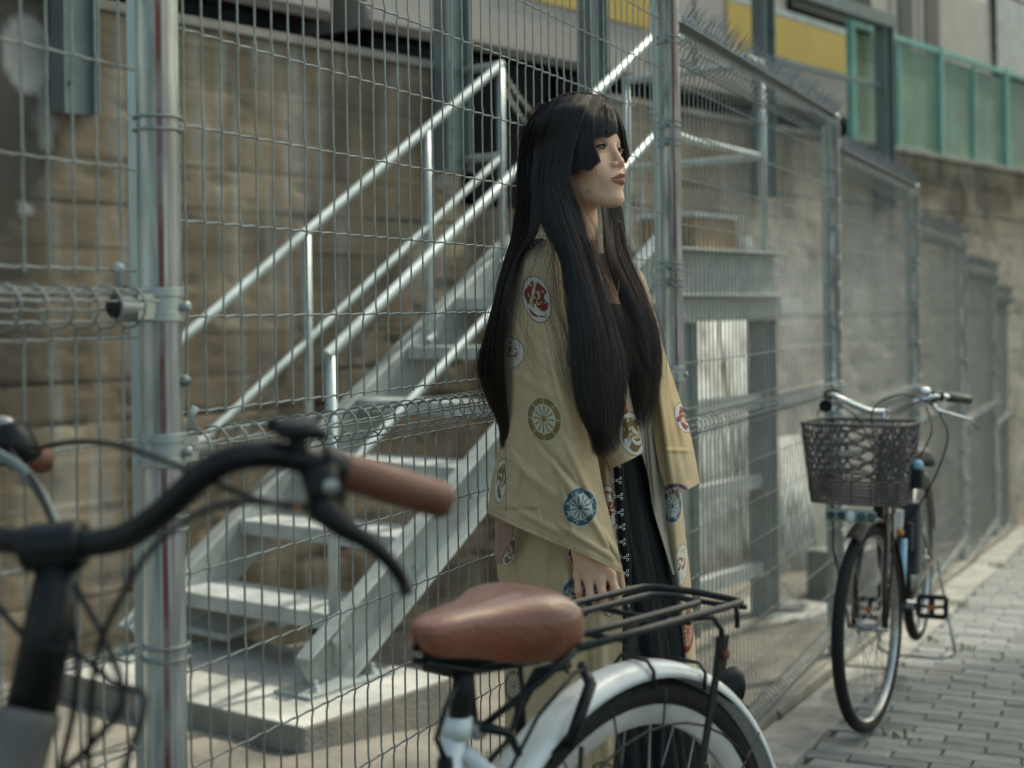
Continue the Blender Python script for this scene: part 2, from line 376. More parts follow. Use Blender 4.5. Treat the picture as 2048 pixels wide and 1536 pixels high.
# train
TO = 1.2
def TP(s, z, d=0): return WP(s, z, -TO+d)
tr = empty('train', 'parked silver-grey train with a mustard yellow stripe above the wall', 'train')
def car(s0, s1):
    body = MB()
    prof = [(0, 1.72), (.03, 1.76), (.035, 2.3), (.02, 3.4), (-.08, 3.9), (-.5, 4.25), (-1.4, 4.4), (-2.3, 4.25), (-2.7, 3.9), (-2.8, 1.75)]
    body.grid([[TP(s, z, d) for d, z in prof] for s in (s0, s1)]); n = len(prof); body.f += [tuple(range(n)), tuple(range(2*n-1, n-1, -1))]
    b = body.build('train_body', M['train'], tr)
    return b
b1 = car(-6, 2.72); b2 = car(3.0, 21)
mb = MB()
for s0, s1 in ((-6, 2.7), (3.02, 21)): mb.beam(TP(s0, 1.80, .035), TP(s1, 1.80, .035), WN*.012, (0, 0, .035))
mb.build('sill_strip', M['train'], tr)
for s0, s1 in ((4.2, 5.98), (7.13, 10.1), (11.85, 16)):
    MB().beam(TP(s0, 2.335, .04), TP(s1, 2.335, .04), WN*.006, (0, 0, .2)).build('yellow_stripe', M['yellow'], tr)
    MB().beam(TP(s0, 2.575, .035), TP(s1, 2.575, .035), WN*.01, (0, 0, .03)).build('beading', M['alu'], tr)
for s0, s1, g in ((8.2, 9.75, 'tglass'), (12.96, 14.6, 'tglassb'), (4.4, 5.7, 'tglass')):
    w = MB().beam(TP(s0-.05, 3.1, .03), TP(s1+.05, 3.1, .03), WN*.012, (0, 0, .5)).build('window', M['under'], tr)
    MB().beam(TP(s0, 3.1, .05), TP(s1, 3.1, .05), WN*.006, (0, 0, .45)).build('pane', M[g], w)
for d0 in (6.0, 10.25):
    d = MB().beam(TP(d0, 2.75, .028), TP(d0+.62, 2.75, .028), WN*.008, (0, 0, .95)).beam(TP(d0+.65, 2.75, .028), TP(d0+1.3, 2.75, .028), WN*.008, (0, 0, .95)).build('door', M['train'], tr)
    for a, b in ((d0+.17, d0+.5), (d0+.80, d0+1.15)):
        MB().beam(TP(a, 3.05, .042), TP(b, 3.05, .042), WN*.005, (0, 0, .42)).build('pane', M['tglass'], d)
    MB().beam(TP(d0+.635, 2.75, .03), TP(d0+.645, 2.75, .03), WN*.012, (0, 0, .95)).build('seal', M['under'], d)
mb = MB()
for s0, s1 in ((-5.5, 2.6), (3.1, 20.8)):
    s = s0
    while s < s1-.8:
        w = brng.uniform(.5, 1.1); mb.beam(TP(s, 1.2, -.15), TP(s+w, 1.2, -.15), WN*.12, (0, 0, .48)); s += w+.15
    mb.beam(TP(s0, 1.62, -.3), TP(s1, 1.62, -.3), WN*.2, (0, 0, .09)); mb.beam(TP(s0, 1.2, -1.3), TP(s1, 1.2, -1.3), WN*.02, (0, 0, .6))
mb.build('underframe', M['under'], tr)
mb = MB()
for s in (4.6, 6.6, 18, 20, -1.5): mb.lathe(TP(s, .96, -.35), WN, [(0, .4), (.1, .43), (.13, .43)], 24)
mb.build('wheels', M['under'], tr)

# steel guard frame fixed to the wall top
fr = empty('guard_frame', 'grey-green steel post frame bolted to the face of the retaining wall', 'frame')
def hpost(s, z0, z1, w=.075):
    m = MB(); p0, p1 = WP(s, z0, .02), WP(s, z1, .02)
    m.beam(p0+WD*w+WN*.045, p1+WD*w+WN*.045, WD*.005, WN*.05); m.beam(p0+WD*-w+WN*.045, p1+WD*-w+WN*.045, WD*.005, WN*.05); m.beam(p0+WN*.045, p1+WN*.045, WD*(w-.006), WN*.004)
    q = m.build('post', M['grey'], fr)
    mm = MB()
    for zz in (z0+.12, z0+.55):
        if zz > z1: continue
        mm.lathe(WP(s-.03, zz, .07), WN, [(0, .016), (.012, .016), (.013, .009), (.03, .009)], 8)
    mm.build('bolt', M['grey'], q)
hpost(.19, .80, 2.4); hpost(2.40, .72, 2.4, .085); hpost(3.62, .6, 2.4); hpost(5.58, .757, 2.4, .07); hpost(7.46, .757, 2.26, .07)
MB().beam(WP(5.0, 2.24, .07), WP(7.55, 2.24, .07), WN*.05, (0, 0, .05)).build('top_beam', M['grey'], fr)
MB().beam(WP(5.6, 1.72, .07), WP(7.4, 1.72, .07), WN*.012, (0, 0, .02)).build('middle_bar', M['grey'], fr)

# green screen fence standing on the wall
gf = empty('green_screen_fence', 'green sheeted screen fence with turquoise posts standing on the wall top', 'fence')
ss = [7.22, 8.91, 10.43, 12.0, 13.6, 15.2]
for i, s in enumerate(ss):
    MB().cbox(WP(s, 1.24, -.10), WP(s, 2.24, -.10), WD*.032, WN*.028, .006).build('post', M['teal'], gf)
for a, b in zip(ss, ss[1:]):
    m = MB(); n = 60; rows = []
    for k in range(n+1):
        z = 1.32+.84*k/n; rows.append([WP(a+.034, z, -.112+.004*(k % 2)), WP(b-.034, z, -.112+.004*(k % 2))])
    m.grid(rows); solid(m.build('sheet', M['greenp'], gf), .003)
    c = (a+b)/2
    MB().beam(WP(c, 1.30, -.10), WP(c, 2.19, -.10), WD*.014, WN*.012).build('stile', M['teal'], gf)
    MB().beam(WP(a+.035, 2.21, -.10), WP(b-.035, 2.21, -.10), WN*.02, (0, 0, .022)).build('top_rail', M['teal'], gf)
    MB().beam(WP(a+.035, 1.30, -.10), WP(b-.035, 1.30, -.10), WN*.02, (0, 0, .018)).build('bottom_rail', M['slab'], gf)

# ================================================================== MESH FENCE
SP = 2.25
midz = {-2: .19, -1: .012, 0: -.183, 1: -.338, 2: -.465, 3: -.654, 4: -.84, 5: -1.03, 6: -1.2}
fence = empty('mesh_fence', 'galvanised welded wire fence in stepped two-tier panels along the lane', 'fence')
def FP(t, z, q=0): return V((FO.x+FD.x*t+FN.x*q, FO.y+FD.y*t+FN.y*q, CZ+z))
M['pole'] = bpy.data.materials.new('galvanised_pole')
def pole_mat(m):
    m.use_nodes = True; n = m.node_tree.nodes; l = m.node_tree.links; b = n['Principled BSDF']
    b.inputs['Metallic'].default_value = .7; b.inputs['Roughness'].default_value = .27
    tc = n.new('ShaderNodeTexCoord'); mp = n.new('ShaderNodeMapping'); mp.inputs['Scale'].default_value = (1, 1, .12); l.new(tc.outputs['Object'], mp.inputs[0])
    t = n.new('ShaderNodeTexNoise'); t.inputs['Scale'].default_value = 60; t.inputs['Detail'].default_value = 6; l.new(mp.outputs[0], t.inputs['Vector'])
    rp = n.new('ShaderNodeValToRGB'); rp.color_ramp.elements[0].position = .3; rp.color_ramp.elements[1].position = .7
    rp.color_ramp.elements[0].color = (.26, .32, .32, 1); rp.color_ramp.elements[1].color = (.78, .86, .85, 1); l.new(t.outputs[0], rp.inputs[0])
    # painted red maker's line down the pole: distance across the side that faces the lane
    sx = n.new('ShaderNodeSeparateXYZ'); l.new(tc.outputs['Object'], sx.inputs[0])
    out = rp.outputs[0]
    for off, w, c, amt in ((.002, .0034, (.23, .035, .03, 1), .85), (.0125, .0012, (.5, .18, .2, 1), .6), (.018, .006, (.52, .42, .46, 1), .35)):
        s = n.new('ShaderNodeMath'); s.operation = 'SUBTRACT'; s.inputs[1].default_value = off; l.new(sx.outputs[0], s.inputs[0])
        ab = n.new('ShaderNodeMath'); ab.operation = 'ABSOLUTE'; l.new(s.outputs[0], ab.inputs[0])
        lt = n.new('ShaderNodeMapRange'); lt.inputs[1].default_value = w; lt.inputs[2].default_value = w*1.25; lt.inputs[3].default_value = amt; lt.inputs[4].default_value = 0; l.new(ab.outputs[0], lt.inputs[0])
        fs = n.new('ShaderNodeMath'); fs.operation = 'LESS_THAN'; fs.inputs[1].default_value = 0; l.new(sx.outputs[1], fs.inputs[0])
        mu = n.new('ShaderNodeMath'); mu.operation = 'MULTIPLY'; l.new(lt.outputs[0], mu.inputs[0]); l.new(fs.outputs[0], mu.inputs[1])
        t3 = n.new('ShaderNodeTexNoise'); t3.inputs['Scale'].default_value = 9; t3.inputs['Detail'].default_value = 3; l.new(tc.outputs['Object'], t3.inputs['Vector'])
        m3 = n.new('ShaderNodeMapRange'); m3.inputs[1].default_value = .3; m3.inputs[2].default_value = .55; m3.inputs[3].default_value = .35; l.new(t3.outputs[0], m3.inputs[0])
        m4 = n.new('ShaderNodeMath'); m4.operation = 'MULTIPLY'; l.new(mu.outputs[0], m4.inputs[0]); l.new(m3.outputs[0], m4.inputs[1])
        mx = n.new('ShaderNodeMix'); mx.data_type = 'RGBA'; l.new(m4.outputs[0], mx.inputs[0]); l.new(out, mx.inputs[6]); mx.inputs[7].default_value = c; out = mx.outputs[2]
    l.new(out, b.inputs['Base Color'])
pole_mat(M['pole'])
yaw_f = math.radians(14)
for k in range(-1, 8):
    t = k*SP; base = zg(*fpt(t, 0))-CZ-.1
    top = midz[min(k-1, 6)]+1.125 if k > 0 else 1.6
    R_ = .0285; prof = [(0, R_), (top-base, R_), (top-base+.008, R_+.004), (top-base+.022, R_+.003), (top-base+.032, R_*.6), (top-base+.034, .001)]
    m = MB().lathe((0, 0, 0), (0, 0, 1), prof, 32, cap=False)
    po = m.build('post', M['pole'], fence, True, angle=50); po.location = FP(t+.01, base); po.rotation_euler.z = yaw_f if k < 1 else math.radians(12)
    # channel behind the pole that the panel edge is clamped to
    p0 = FP(t+.017, base, -.033); p1 = FP(t+.017, top-.02, -.033)
    MB().cbox(p0, p1, FD*.012, FN*.016, .003).build('channel', M['galv'], fence)
    zs = []
    for kk, sgn in ((k-1, -1), (k, 1)):
        if kk in midz: zs += [(midz[kk]+d, sgn) for d in (-.9, -.62, -.40, -.14, .0, .24, .42, .66, .9)]
    if k == 0: zs = [(.249, 1), (-.287, 1), (-.46, 1), (midz[-1], -1), (midz[0], 1)]
    if k == 1: zs = [(.74, -1), (.505, -1), (.455, -1), (.11, -1), (.065, -1), (-.42, -1), (-.8, -1), (midz[0], -1), (midz[1], 1)]
    for z, sgn in zs:
        if z > top-.04 or z < base+.12: continue
        if abs(z-midz.get(k-1, 9)) < .02 or abs(z-midz.get(k, 9)) < .02:
            cl = MB(); cl.lathe(FP(t+.01, z-.02), (0, 0, 1), [(0, R_+.001), (.001, R_+.0035), (.012, R_+.0035), (.013, R_+.001), (.033, R_+.001), (.034, R_+.0035), (.045, R_+.0035), (.046, R_+.001)], 28, cap=False)
            cl.beam(FP(t+.01+sgn*.02, z, .0), FP(t+.01+sgn*.062, z, .0), (0, 0, .017), FN*.014)
            cl.lathe(FP(t+.01+.012, z, .028), FN, [(0, .007), (.009, .007), (.012, .004)], 10)
            cl.build('clamp', M['galv'], fence, True, angle=40)
            MB().tube([FP(t+.01+sgn*.05, z, 0), FP(t+.01+sgn*.092, z, 0)], .0150, 14, cap=False).build('coupling', M['galv'], fence, True)
            MB().lathe(FP(t+.01+sgn*.0935, z, 0), FD*sgn, [(0, .0125), (.002, .0125)], 14).build('coupling_dark_end', M['black'], fence)  # black disc standing in for the dark hollow of the open pipe
            MB().tube([FP(t+sgn*.075, z+.01, 0), FP(t+sgn*.075, z+.045, .0), FP(t+sgn*.078, z+.055, .006)], .006, 8).build('bolt', M['galv'], fence, True)
        else:
            cl = MB()
            for dz in (0, .017):
                ring = [FP(t+.01, z+dz)+V((math.cos(a), math.sin(a), 0))*(R_+.0035) for a in np.linspace(0, 2*PI, 28)[:-1]]
                cl.tube(ring, .0022, 6, closed=True)
            cl.beam(FP(t+.01+sgn*.033, z+.008, -.006), FP(t+.01+sgn*.045, z+.008, -.006), (0, 0, .012), FN*.008)
            cl.lathe(FP(t+.01+sgn*.038, z+.008, .0), FN, [(0, .0065), (.006, .0065), (.007, .004), (.012, .004)], 6)
            cl.build('clip', M['wire'], fence, True, angle=40)
    if k in (0, 1):
        for dz in (-.115, .0): MB().lathe(FP(t+.01+.014, midz[k-1]-.1+dz*.0, .026), FN, [(0, .0085), (.004, .0085), (.010, .005)], 12).build('bolt', M['galv'], fence, True)
NW = 49; WR = .0018
def roll(zc, top=True, r=.027):
    """path of one vertical wire's curl; returns (q,z) points"""
    pts = []
    for a in np.linspace(-90, 250, 15) if top else np.linspace(90, -250, 15):
        a = math.radians(a); pts.append((.010+r*math.cos(a), zc+r*math.sin(a)))
    return pts
for k in range(-2, 7):
    t0 = k*SP+.045; t1 = (k+1)*SP-.045; zm = midz[k]; sides = 6 if k in (-1, 0, 1) else 4
    for tier in ('lower', 'upper'):
        m = MB(); hz = []
        if tier == 'lower':
            rt, rb = zm, zm-1.0; path = roll(rb, False)[::-1]+roll(rt, True); rows = [rt-.04-.135*i for i in range(8)]; rows = [z for z in rows if z > rb+.03]
        else:
            rt, rb = zm+1.075, zm+.042; path = [(0, rb)]+roll(rt, True, .042); rows = [rb+.006+.133*i for i in range(8)]
        for i in range(NW):
            t = t0+(t1-t0)*(i+.5)/NW; jt = rng.uniform(-.0012, .0012)
            # tiny kinks where the wire crosses each row
            pp = []; a, b = (path[14], path[15]) if tier == 'lower' else (path[0], path[1])
            pre = path[:15] if tier == 'lower' else []; post = path[15:] if tier == 'lower' else path[1:]
            if not pre: pre = [path[0]]
            mid = []
            for z in sorted(rows):
                if min(a[1], b[1])+.01 < z < max(a[1], b[1])-.01: mid += [(-.0012, z-.012), (.0012, z), (-.0012, z+.012)] if sides == 6 else [(0, z)]
            for q, z in pre+mid+post: pp.append(FP(t+jt*(1 if abs(q) < .003 else .3), z, q))
            m.tube(pp, WR, sides if sides == 4 else 5, cap=False)
        def hw(z, q):
            n = 2 if sides == 4 else NW*2; pts = []
            for i in range(n+1): pts.append(FP(t0-.012+(t1-t0+.024)*i/n, z+(0 if n == 2 else (.0008 if i % 2 else -.0008)), q))
            m.tube(pts, WR*1.05, 5 if sides == 6 else 4, cap=False)
        for z in rows: hw(z, -.0042)
        rr_ = .0225 if tier == 'lower' else .0375
        for zc, top in ((rt, True),)+(((rb, False),) if tier == 'lower' else ()):
            for a in (20, 75, 130, 190, 235) if top else (-20, -75, -130, -190, -235):
                a = math.radians(a); hw(zc+rr_*math.sin(a), .010+rr_*math.cos(a))
        m.build('mesh_panel', M['wire'], fence, True)
    if k >= 0:  # anti-climb spikes along the top
        zt = zm+1.075+.062; sp = MB(); MB().beam(FP(t0-.02, zt, .012), FP(t1+.02, zt, .012), FN*.026, (0, 0, .0015)).build('spike_base', M['grey'], fence)
        n = 62 if k < 3 else 46
        for i in range(n):
            t = t0+(t1-t0)*(i+.5)/n
            for q, tt in ((.06, .0), (-.045, .0), (.03, .016), (-.015, .01)):
                tip = FP(t+tt+rng.uniform(-.008, .008), zt+.064+rng.uniform(-.012, .012), .012+q); b = FP(t+tt*.3, zt, .012+q*.15)
                sp.tube([b, b.lerp(tip, .6), tip], [.0026, .0022, .0005], 4, cap=False)
            sp.lathe(FP(t, zt, .012), (0, 0, 1), [(0, .005), (.006, .004), (.008, .001)], 6)
        sp.build('spike_strip', M['spike'], fence)
    for z in (zm,):  # thin rail tube inside the middle roll
        pass

# ================================================================== STAIRCASE
ZS = -1.27
SA = V((-.70, 4.82, CZ+ZS)); SR = V((.595, .806, 0)).normalized(); SW = V((-.806, .595, 0)).normalized(); SLP = .64
def SPt(s, w, z): """z above the slab""" ; return SA+SR*s+SW*w+V((0, 0, z))
stair = empty('metal_staircase', 'galvanised steel staircase with tubular handrails climbing to a railed landing', 'staircase')
sdir = (SR+V((0, 0, SLP))).normalized(); sup = sdir.cross(SW); sup = -sup if sup.z < 0 else sup
WID = .85; SL = 2.42
for w, sg in ((0, -1), (WID, 1)):
    m = MB(); a = SPt(-.02, w, .03); b = SPt(SL, w, SLP*SL+.02)
    m.beam(a, b, sup*.1, SW*.004)
    for off in (-.1, .1): m.beam(a+sup*off+SW*sg*.036, b+sup*off+SW*sg*.036, sup*.0045, SW*.036)
    st = m.build('stringer', M['stairm'], stair); bevel(st, .002, 1)
    m = MB(); f = SPt(.05, w+sg*.03, .006); m.beam(f-SR*.17, f+SR*.25, SW*.085, (0, 0, .006))
    bp = m.build('base_plate', M['stairm'], st)
    for ds in (-.10, .18):
        m = MB(); m.lathe(SPt(.05+ds, w+sg*.075, .012), (0, 0, 1), [(0, .02), (.004, .02), (.005, .013), (.017, .013), (.018, .008), (.035, .008)], 6)
        m.build('anchor_bolt', M['alu'], bp)
    m = MB()
    for j in range(7): m.lathe(SPt(.2+.347*j, w+sg*.004, SLP*(.2+.347*j)-.02), SW*sg, [(0, .011), (.006, .011), (.008, .006)], 8)
    m.build('bolts', M['galv'], st)
NT = 7
def tread(i):
    s = .347*(i)+.25; z = .222*(i+1); m = MB()
    m.beam(SPt(s, .01, z), SPt(s, WID-.01, z), SR*.125, (0, 0, .003))
    m.beam(SPt(s-.125, .01, z-.026), SPt(s-.125, WID-.01, z-.026), SR*.003, (0, 0, .026))
    m.beam(SPt(s+.125, .01, z-.026), SPt(s+.125, WID-.01, z-.026), SR*.003, (0, 0, .026))
    for e in (.0, WID-.012): m.beam(SPt(s-.12, e+.006, z-.03), SPt(s+.12, e+.006, z-.03), SW*.003, (0, 0, .027))
    o = m.build('tread', M['treadm'], stair)
    g = MB(); n = 34
    for j in range(n):       # raised anti-slip lugs
        for r_, ds in enumerate((-.112, -.085, -.06, -.03, 0.0, .03, .06, .085, .112)):
            w = .02+(WID-.04)*(j+.5*(r_ % 2))/n
            c = SPt(s+ds, w, z+.004); g.add([c-SR*.011-SW*.003, c+SW*.004, c+SR*.011+SW*.003, c-SW*.004+V((0, 0, .003))], [(0, 1, 3), (1, 2, 3), (2, 0, 3)])
    for j in range(2*n):   # serrated nose
        w = .012+(WID-.03)*j/(2*n); c = SPt(s-.128, w, z-.002); g.add([c, c+SW*.006, c+SW*.003-SR*.006, c+SW*.003+V((0, 0, -.011))], [(0, 1, 2), (1, 3, 2), (3, 0, 2)])
    x = g.build('anti_slip_lugs', M['treadm'], o); x['kind'] = 'stuff'
for i in range(NT-1): tread(i)
DZ = 1.555
# rails
RH = 1.06
def rail(w, s0, s1, h, name='handrail', r=.0215, ext=None):
    pts = [SPt(s0, w, SLP*s0+h)]+[SPt(s1, w, SLP*s1+h)]
    if ext: pts += ext
    return MB().tube(pts, r, 14).build(name, M['alu'], stair, True, angle=60)
zc_ = SLP*SL+RH
cor, far = SPt(3.45, 0, DZ+1.02), SPt(3.45, WID, DZ+1.02)
rail(0, .10, SL-.08, RH, ext=[SPt(SL+.02, 0, zc_-.03), SPt(2.7, 0, DZ+1.03), cor, far])
rail(0, .10, SL-.08, RH-.46, 'middle_rail', .018, ext=[SPt(SL+.02, 0, zc_-.49), SPt(2.7, 0, DZ+.54), SPt(3.45, 0, DZ+.52), SPt(3.45, WID, DZ+.52)])
rail(WID, .02, 2.27, RH); rail(WID, .02, 2.27, RH-.46, 'middle_rail', .018)
for h, hh in ((RH, 0), (RH-.46, -.46)): MB().tube([SPt(2.27, WID, SLP*2.27+h), SPt(2.30, WID+.10, SLP*2.27+h), SPt(2.30, WID+.32, SLP*2.27+h)], .019, 12).build('wall_rail', M['alu'], stair, True)
for w, ss_ in ((0, (.12, 1.46, 2.40)), (WID, (.04, .87, 1.68, 2.26))):
    for s in ss_:
        sg = -1 if w == 0 else 1
        MB().tube([SPt(s, w+sg*.0, SLP*s-.02), SPt(s, w, SLP*s+RH-.015)], .0195, 12).build('baluster', M['alu'], stair, True)
        MB().lathe(SPt(s, w, SLP*s+.07), sdir, [(-.03, .024), (-.028, .028), (.028, .028), (.03, .024)], 12).build('bracket', M['galv'], stair, True, angle=40)
for s, w in ((3.45, 0), (3.45, WID)): MB().tube([SPt(s, w, DZ), SPt(s, w, DZ+1.01)], .0195, 12).build('baluster', M['alu'], stair, True)
# landing
m = MB(); m.beam(SPt(SL, WID/2, DZ), SPt(3.5, WID/2, DZ), SW*(WID/2+.02), (0, 0, .004)); m.build('landing_deck', M['treadm'], stair)
m = MB()
for w in (-.03, WID+.03): m.beam(SPt(SL-.02, w, DZ-.115), SPt(3.5, w, DZ-.115), SW*.004, (0, 0, .11)); m.beam(SPt(SL-.02, w-.03*(1 if w < 0 else -1), DZ-.22), SPt(3.52, w-.03*(1 if w < 0 else -1), DZ-.22), SW*.04, (0, 0, .005)); m.beam(SPt(SL-.02, w-.03*(1 if w < 0 else -1), DZ), SPt(3.52, w-.03*(1 if w < 0 else -1), DZ), SW*.04, (0, 0, .005))
m.beam(SPt(3.5, -.03, DZ-.115), SPt(3.5, WID+.03, DZ-.115), SR*.004, (0, 0, .11))
bevel(m.build('landing_fascia', M['stairm'], stair), .002, 1)
m = MB(); m.beam(SPt(SL+.05, 0, DZ-.29), SPt(3.55, 0, DZ-.29), SW*.05, (0, 0, .058)); m.beam(SPt(SL+.05, WID, DZ-.29), SPt(3.55, WID, DZ-.29), SW*.05, (0, 0, .058)); m.build('landing_beam', M['legm'], stair)
legb = -.36
for s, w in ((3.42, 0), (3.42, WID), (2.55, 0), (2.55, WID)):
    m = MB(); a = SPt(s, w, legb); b = SPt(s, w, DZ-.35)
    m.beam(a, b, SR*.06, SW*.004); m.beam(a+SR*.06, b+SR*.06, SR*.005, SW*.055); m.beam(a-SR*.06, b-SR*.06, SR*.005, SW*.055)
    lg = m.build('leg', M['legm'], stair); m = MB(); m.beam(a+V((0, 0, 0)), a+V((0, 0, .012)), SR*.11, SW*.10)
    m.build('foot_plate', M['stairm'], lg)
for z in (.78, .36, -.1):
    MB().beam(SPt(2.62, 0, z+.0), SPt(3.35, 0, z), SW*.03, (0, 0, .036)).build('cross_beam', M['legm'], stair)
    MB().beam(SPt(2.62, WID, z-.1), SPt(3.35, WID, z-.1), SW*.03, (0, 0, .036)).build('cross_beam', M['legm'], stair)
# chain across the head of the stairs
ch = MB(); c0 = SPt(2.27, WID, SLP*2.27+RH-.03); c1 = SPt(3.3, WID+.35, DZ+.75)
def chain(mb, a, b, sag, n, r=.009, wr=.0022):
    pts = [a.lerp(b, i/n)-V((0, 0, sag*4*(i/n)*(1-i/n))) for i in range(n+1)]
    for i in range(n):
        c = (pts[i]+pts[i+1])/2; d = (pts[i+1]-pts[i]).normalized(); e = d.cross(V((0, 0, 1))).normalized(); f = d.cross(e)
        g = e if i % 2 else f; ln = (pts[i+1]-pts[i]).length*.72
        mb.tube([c+d*math.cos(x)*ln+g*math.sin(x)*r for x in np.linspace(0, 2*PI, 11)[:-1]], wr, 5, closed=True)
chain(ch, c0, c1, .06, 34, .011, .003); chain(ch, c0-V((0, 0, .07)), c1-V((0, 0, .1)), .08, 34, .011, .003)
tag(ch.build('chain', M['chromed'], None, True), 'pair of slack steel chains hanging across the head of the stairs', 'chain')
# concrete footings and odds and ends in the yard
def block(name, corner, dr, dw, zt, th, label, cat, m='slab', rot=0):
    mb = MB(); c = corner+SR*dr/2+SW*dw/2; r_ = SR; w_ = SW
    if rot: r_ = (Matrix.Rotation(rot, 3, 'Z') @ SR); w_ = (Matrix.Rotation(rot, 3, 'Z') @ SW)
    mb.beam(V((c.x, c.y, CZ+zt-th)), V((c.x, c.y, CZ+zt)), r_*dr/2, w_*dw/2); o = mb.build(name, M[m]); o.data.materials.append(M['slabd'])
    for p_ in o.data.polygons: p_.material_index = 0 if abs(p_.normal.z) > .5 else 1  # stained upright faces, their shade put in as a darker concrete
    bevel(o, .012, 2); return tag(o, label, cat)
fc = V((-.659, 4.37, 0))
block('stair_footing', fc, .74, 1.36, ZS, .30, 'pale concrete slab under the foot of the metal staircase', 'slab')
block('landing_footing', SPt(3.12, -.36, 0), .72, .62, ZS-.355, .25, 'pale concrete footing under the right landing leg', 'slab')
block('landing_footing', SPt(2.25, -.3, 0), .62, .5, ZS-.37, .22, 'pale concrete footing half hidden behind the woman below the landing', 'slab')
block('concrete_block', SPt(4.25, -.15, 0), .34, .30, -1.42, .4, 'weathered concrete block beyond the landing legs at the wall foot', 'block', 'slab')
# loose boards lying under the first treads
for i, (u, v, y, a, b, rz, lab) in enumerate(((505, 1225, 5.62, .26, .12, .95, 'pale broken board lying under the lowest stair tread, left piece'), (600, 1212, 5.75, .20, .12, .8, 'pale broken board lying under the lowest stair tread, right piece'))):
    c = W(u, v, y); m = MB(); m.box((0, 0, 0), (a, b, .012)); o = m.build('board', M['board']); o.location = c; o.rotation_euler = (.05, -.12, rz); tag(o, lab, 'board', 'broken boards under the stairs')
m = MB(); c = W(690, 1250, 5.9)
for i in range(1):
    m.sphere((0, 0, 0), .11, 8, (1.4, 1, .7))
m.v = [tuple(V(p)*(1+.15*math.sin(p[0]*40+p[1]*31)*math.cos(p[2]*37))) for p in m.v]
o = m.build('rock', M['stone'], None, True); o.location = c; tag(o, 'rough grey rock behind the stair stringer foot', 'rock')
# boxed goods on the landing
cb = SPt(3.02, .22, DZ+.004)
m = MB(); m.beam(cb, cb+V((0, 0, .17)), SR*.22, SW*.16); o = bevel(m.build('crate', M['brown']), .004); tag(o, 'brown box with a white lid standing on the stair landing', 'box')
m = MB(); m.beam(cb+V((0, 0, .172)), cb+V((0, 0, .195)), SR*.235, SW*.175); bevel(m.build('lid', M['board'], o), .004)
m = MB(); cc = SPt(3.36, .06, DZ+.004); m.beam(cc, cc+V((0, 0, .085)), SR*.05, SW*.02); m.beam(cc+V((0, 0, .03)), cc+V((0, 0, .05)), SR*.055, SW*.024); tag(bevel(m.build('white_box', M['board']), .003), 'small white box on the landing beside the brown one', 'box')
# stained white sheet leaning behind the landing legs
sh = empty('leaning_sheet', 'stained white corrugated sheet leaning on the wall behind the landing', 'sheet')
for a, b, z0, z1 in ((4.35, 4.93, -1.85, -.07), (4.95, 5.47, -1.9, -.06), (5.5, 6.02, -2.0, -.9)):
    rows = []
    for i in range(31):
        s = a+(b-a)*i/30; d = .012*math.sin(i*1.25); rows.append([WP(s, z0, .28+d), WP(s, z1, .06+d)])
    cm = MB().grid(rows).build('panel', M['mottle'], sh, True); solid(cm, .003)
# coil of chain on the footing
ch = MB(); cc = SPt(3.5, -.05, -.34)
for j in range(3):
    chain(ch, cc+V((-.10+.05*j, -.04, 0)), cc+V((.12+.02*j, .05*j-.02, .0)), -.01, 14, .012, .0035)
chain(ch, cc+V((.02, .02, .13)), cc+V((.12, 0, 0)), .0, 9, .012, .0035)
tag(ch.build('chain_heap', M['chromed'], None, True), 'short heap of chain lying on the concrete footing by the leg', 'chain')
# gravel
g = MB(); r = random.Random(5)
for i in range(1500):
    t = r.uniform(.4, 7.5); q = -abs(r.gauss(.25, .7))-.1; x, y = fpt(t, q); s = r.uniform(.002, .009)
    c = G(x, y, -.02+s*.3); vs = [c+V((dx*s*r.uniform(.7, 1.3), dy*s*r.uniform(.7, 1.3), dz*s*.7)) for dx, dy, dz in ((1, 0, 0), (0, 1, 0), (-1, 0, 0), (0, -1, 0), (0, 0, 1))]
    g.add(vs, [(0, 1, 4), (1, 2, 4), (2, 3, 4), (3, 0, 4)])
o = g.build('gravel', M['stone']); o['kind'] = 'stuff'; o['label'] = 'scattered grit and pebbles on the yard floor'
# weeds in the pavement joints
w = MB()
for u, v, n in ((1995, 1135, 26), (1910, 1215, 16), (1925, 1300, 10), (1862, 1285, 12), (1800, 1475, 8), (2040, 1110, 12), (1990, 1320, 6), (1560, 1400, 20), (1600, 1370, 20), (1530, 1440, 22)):
    d = ((u-CU)/F, (v-CV)/F); y = 3
    for _ in range(40):
        p = W(u, v, y); y += ((p.z-zg(p.x, p.y)))*1.5
    p = W(u, v, y)
    for i in range(n):
        b = p+V((r.gauss(0, .035), r.gauss(0, .03), 0)); b.z = zg(b.x, b.y); h = r.uniform(.012, .04); dd = V((r.uniform(-1, 1), r.uniform(-1, 1), 0))*.02; sd_ = V((.004, .002, 0))
        w.add([b-sd_, b+sd_, b+dd*.5+V((0, 0, h*.7))+sd_*1.3, b+dd*1.2+V((0, 0, h))], [(0, 1, 2), (0, 2, 3)])
o = w.build('weeds', M['grass']); o['kind'] = 'stuff'; o['label'] = 'small green weeds growing in the paving joints'

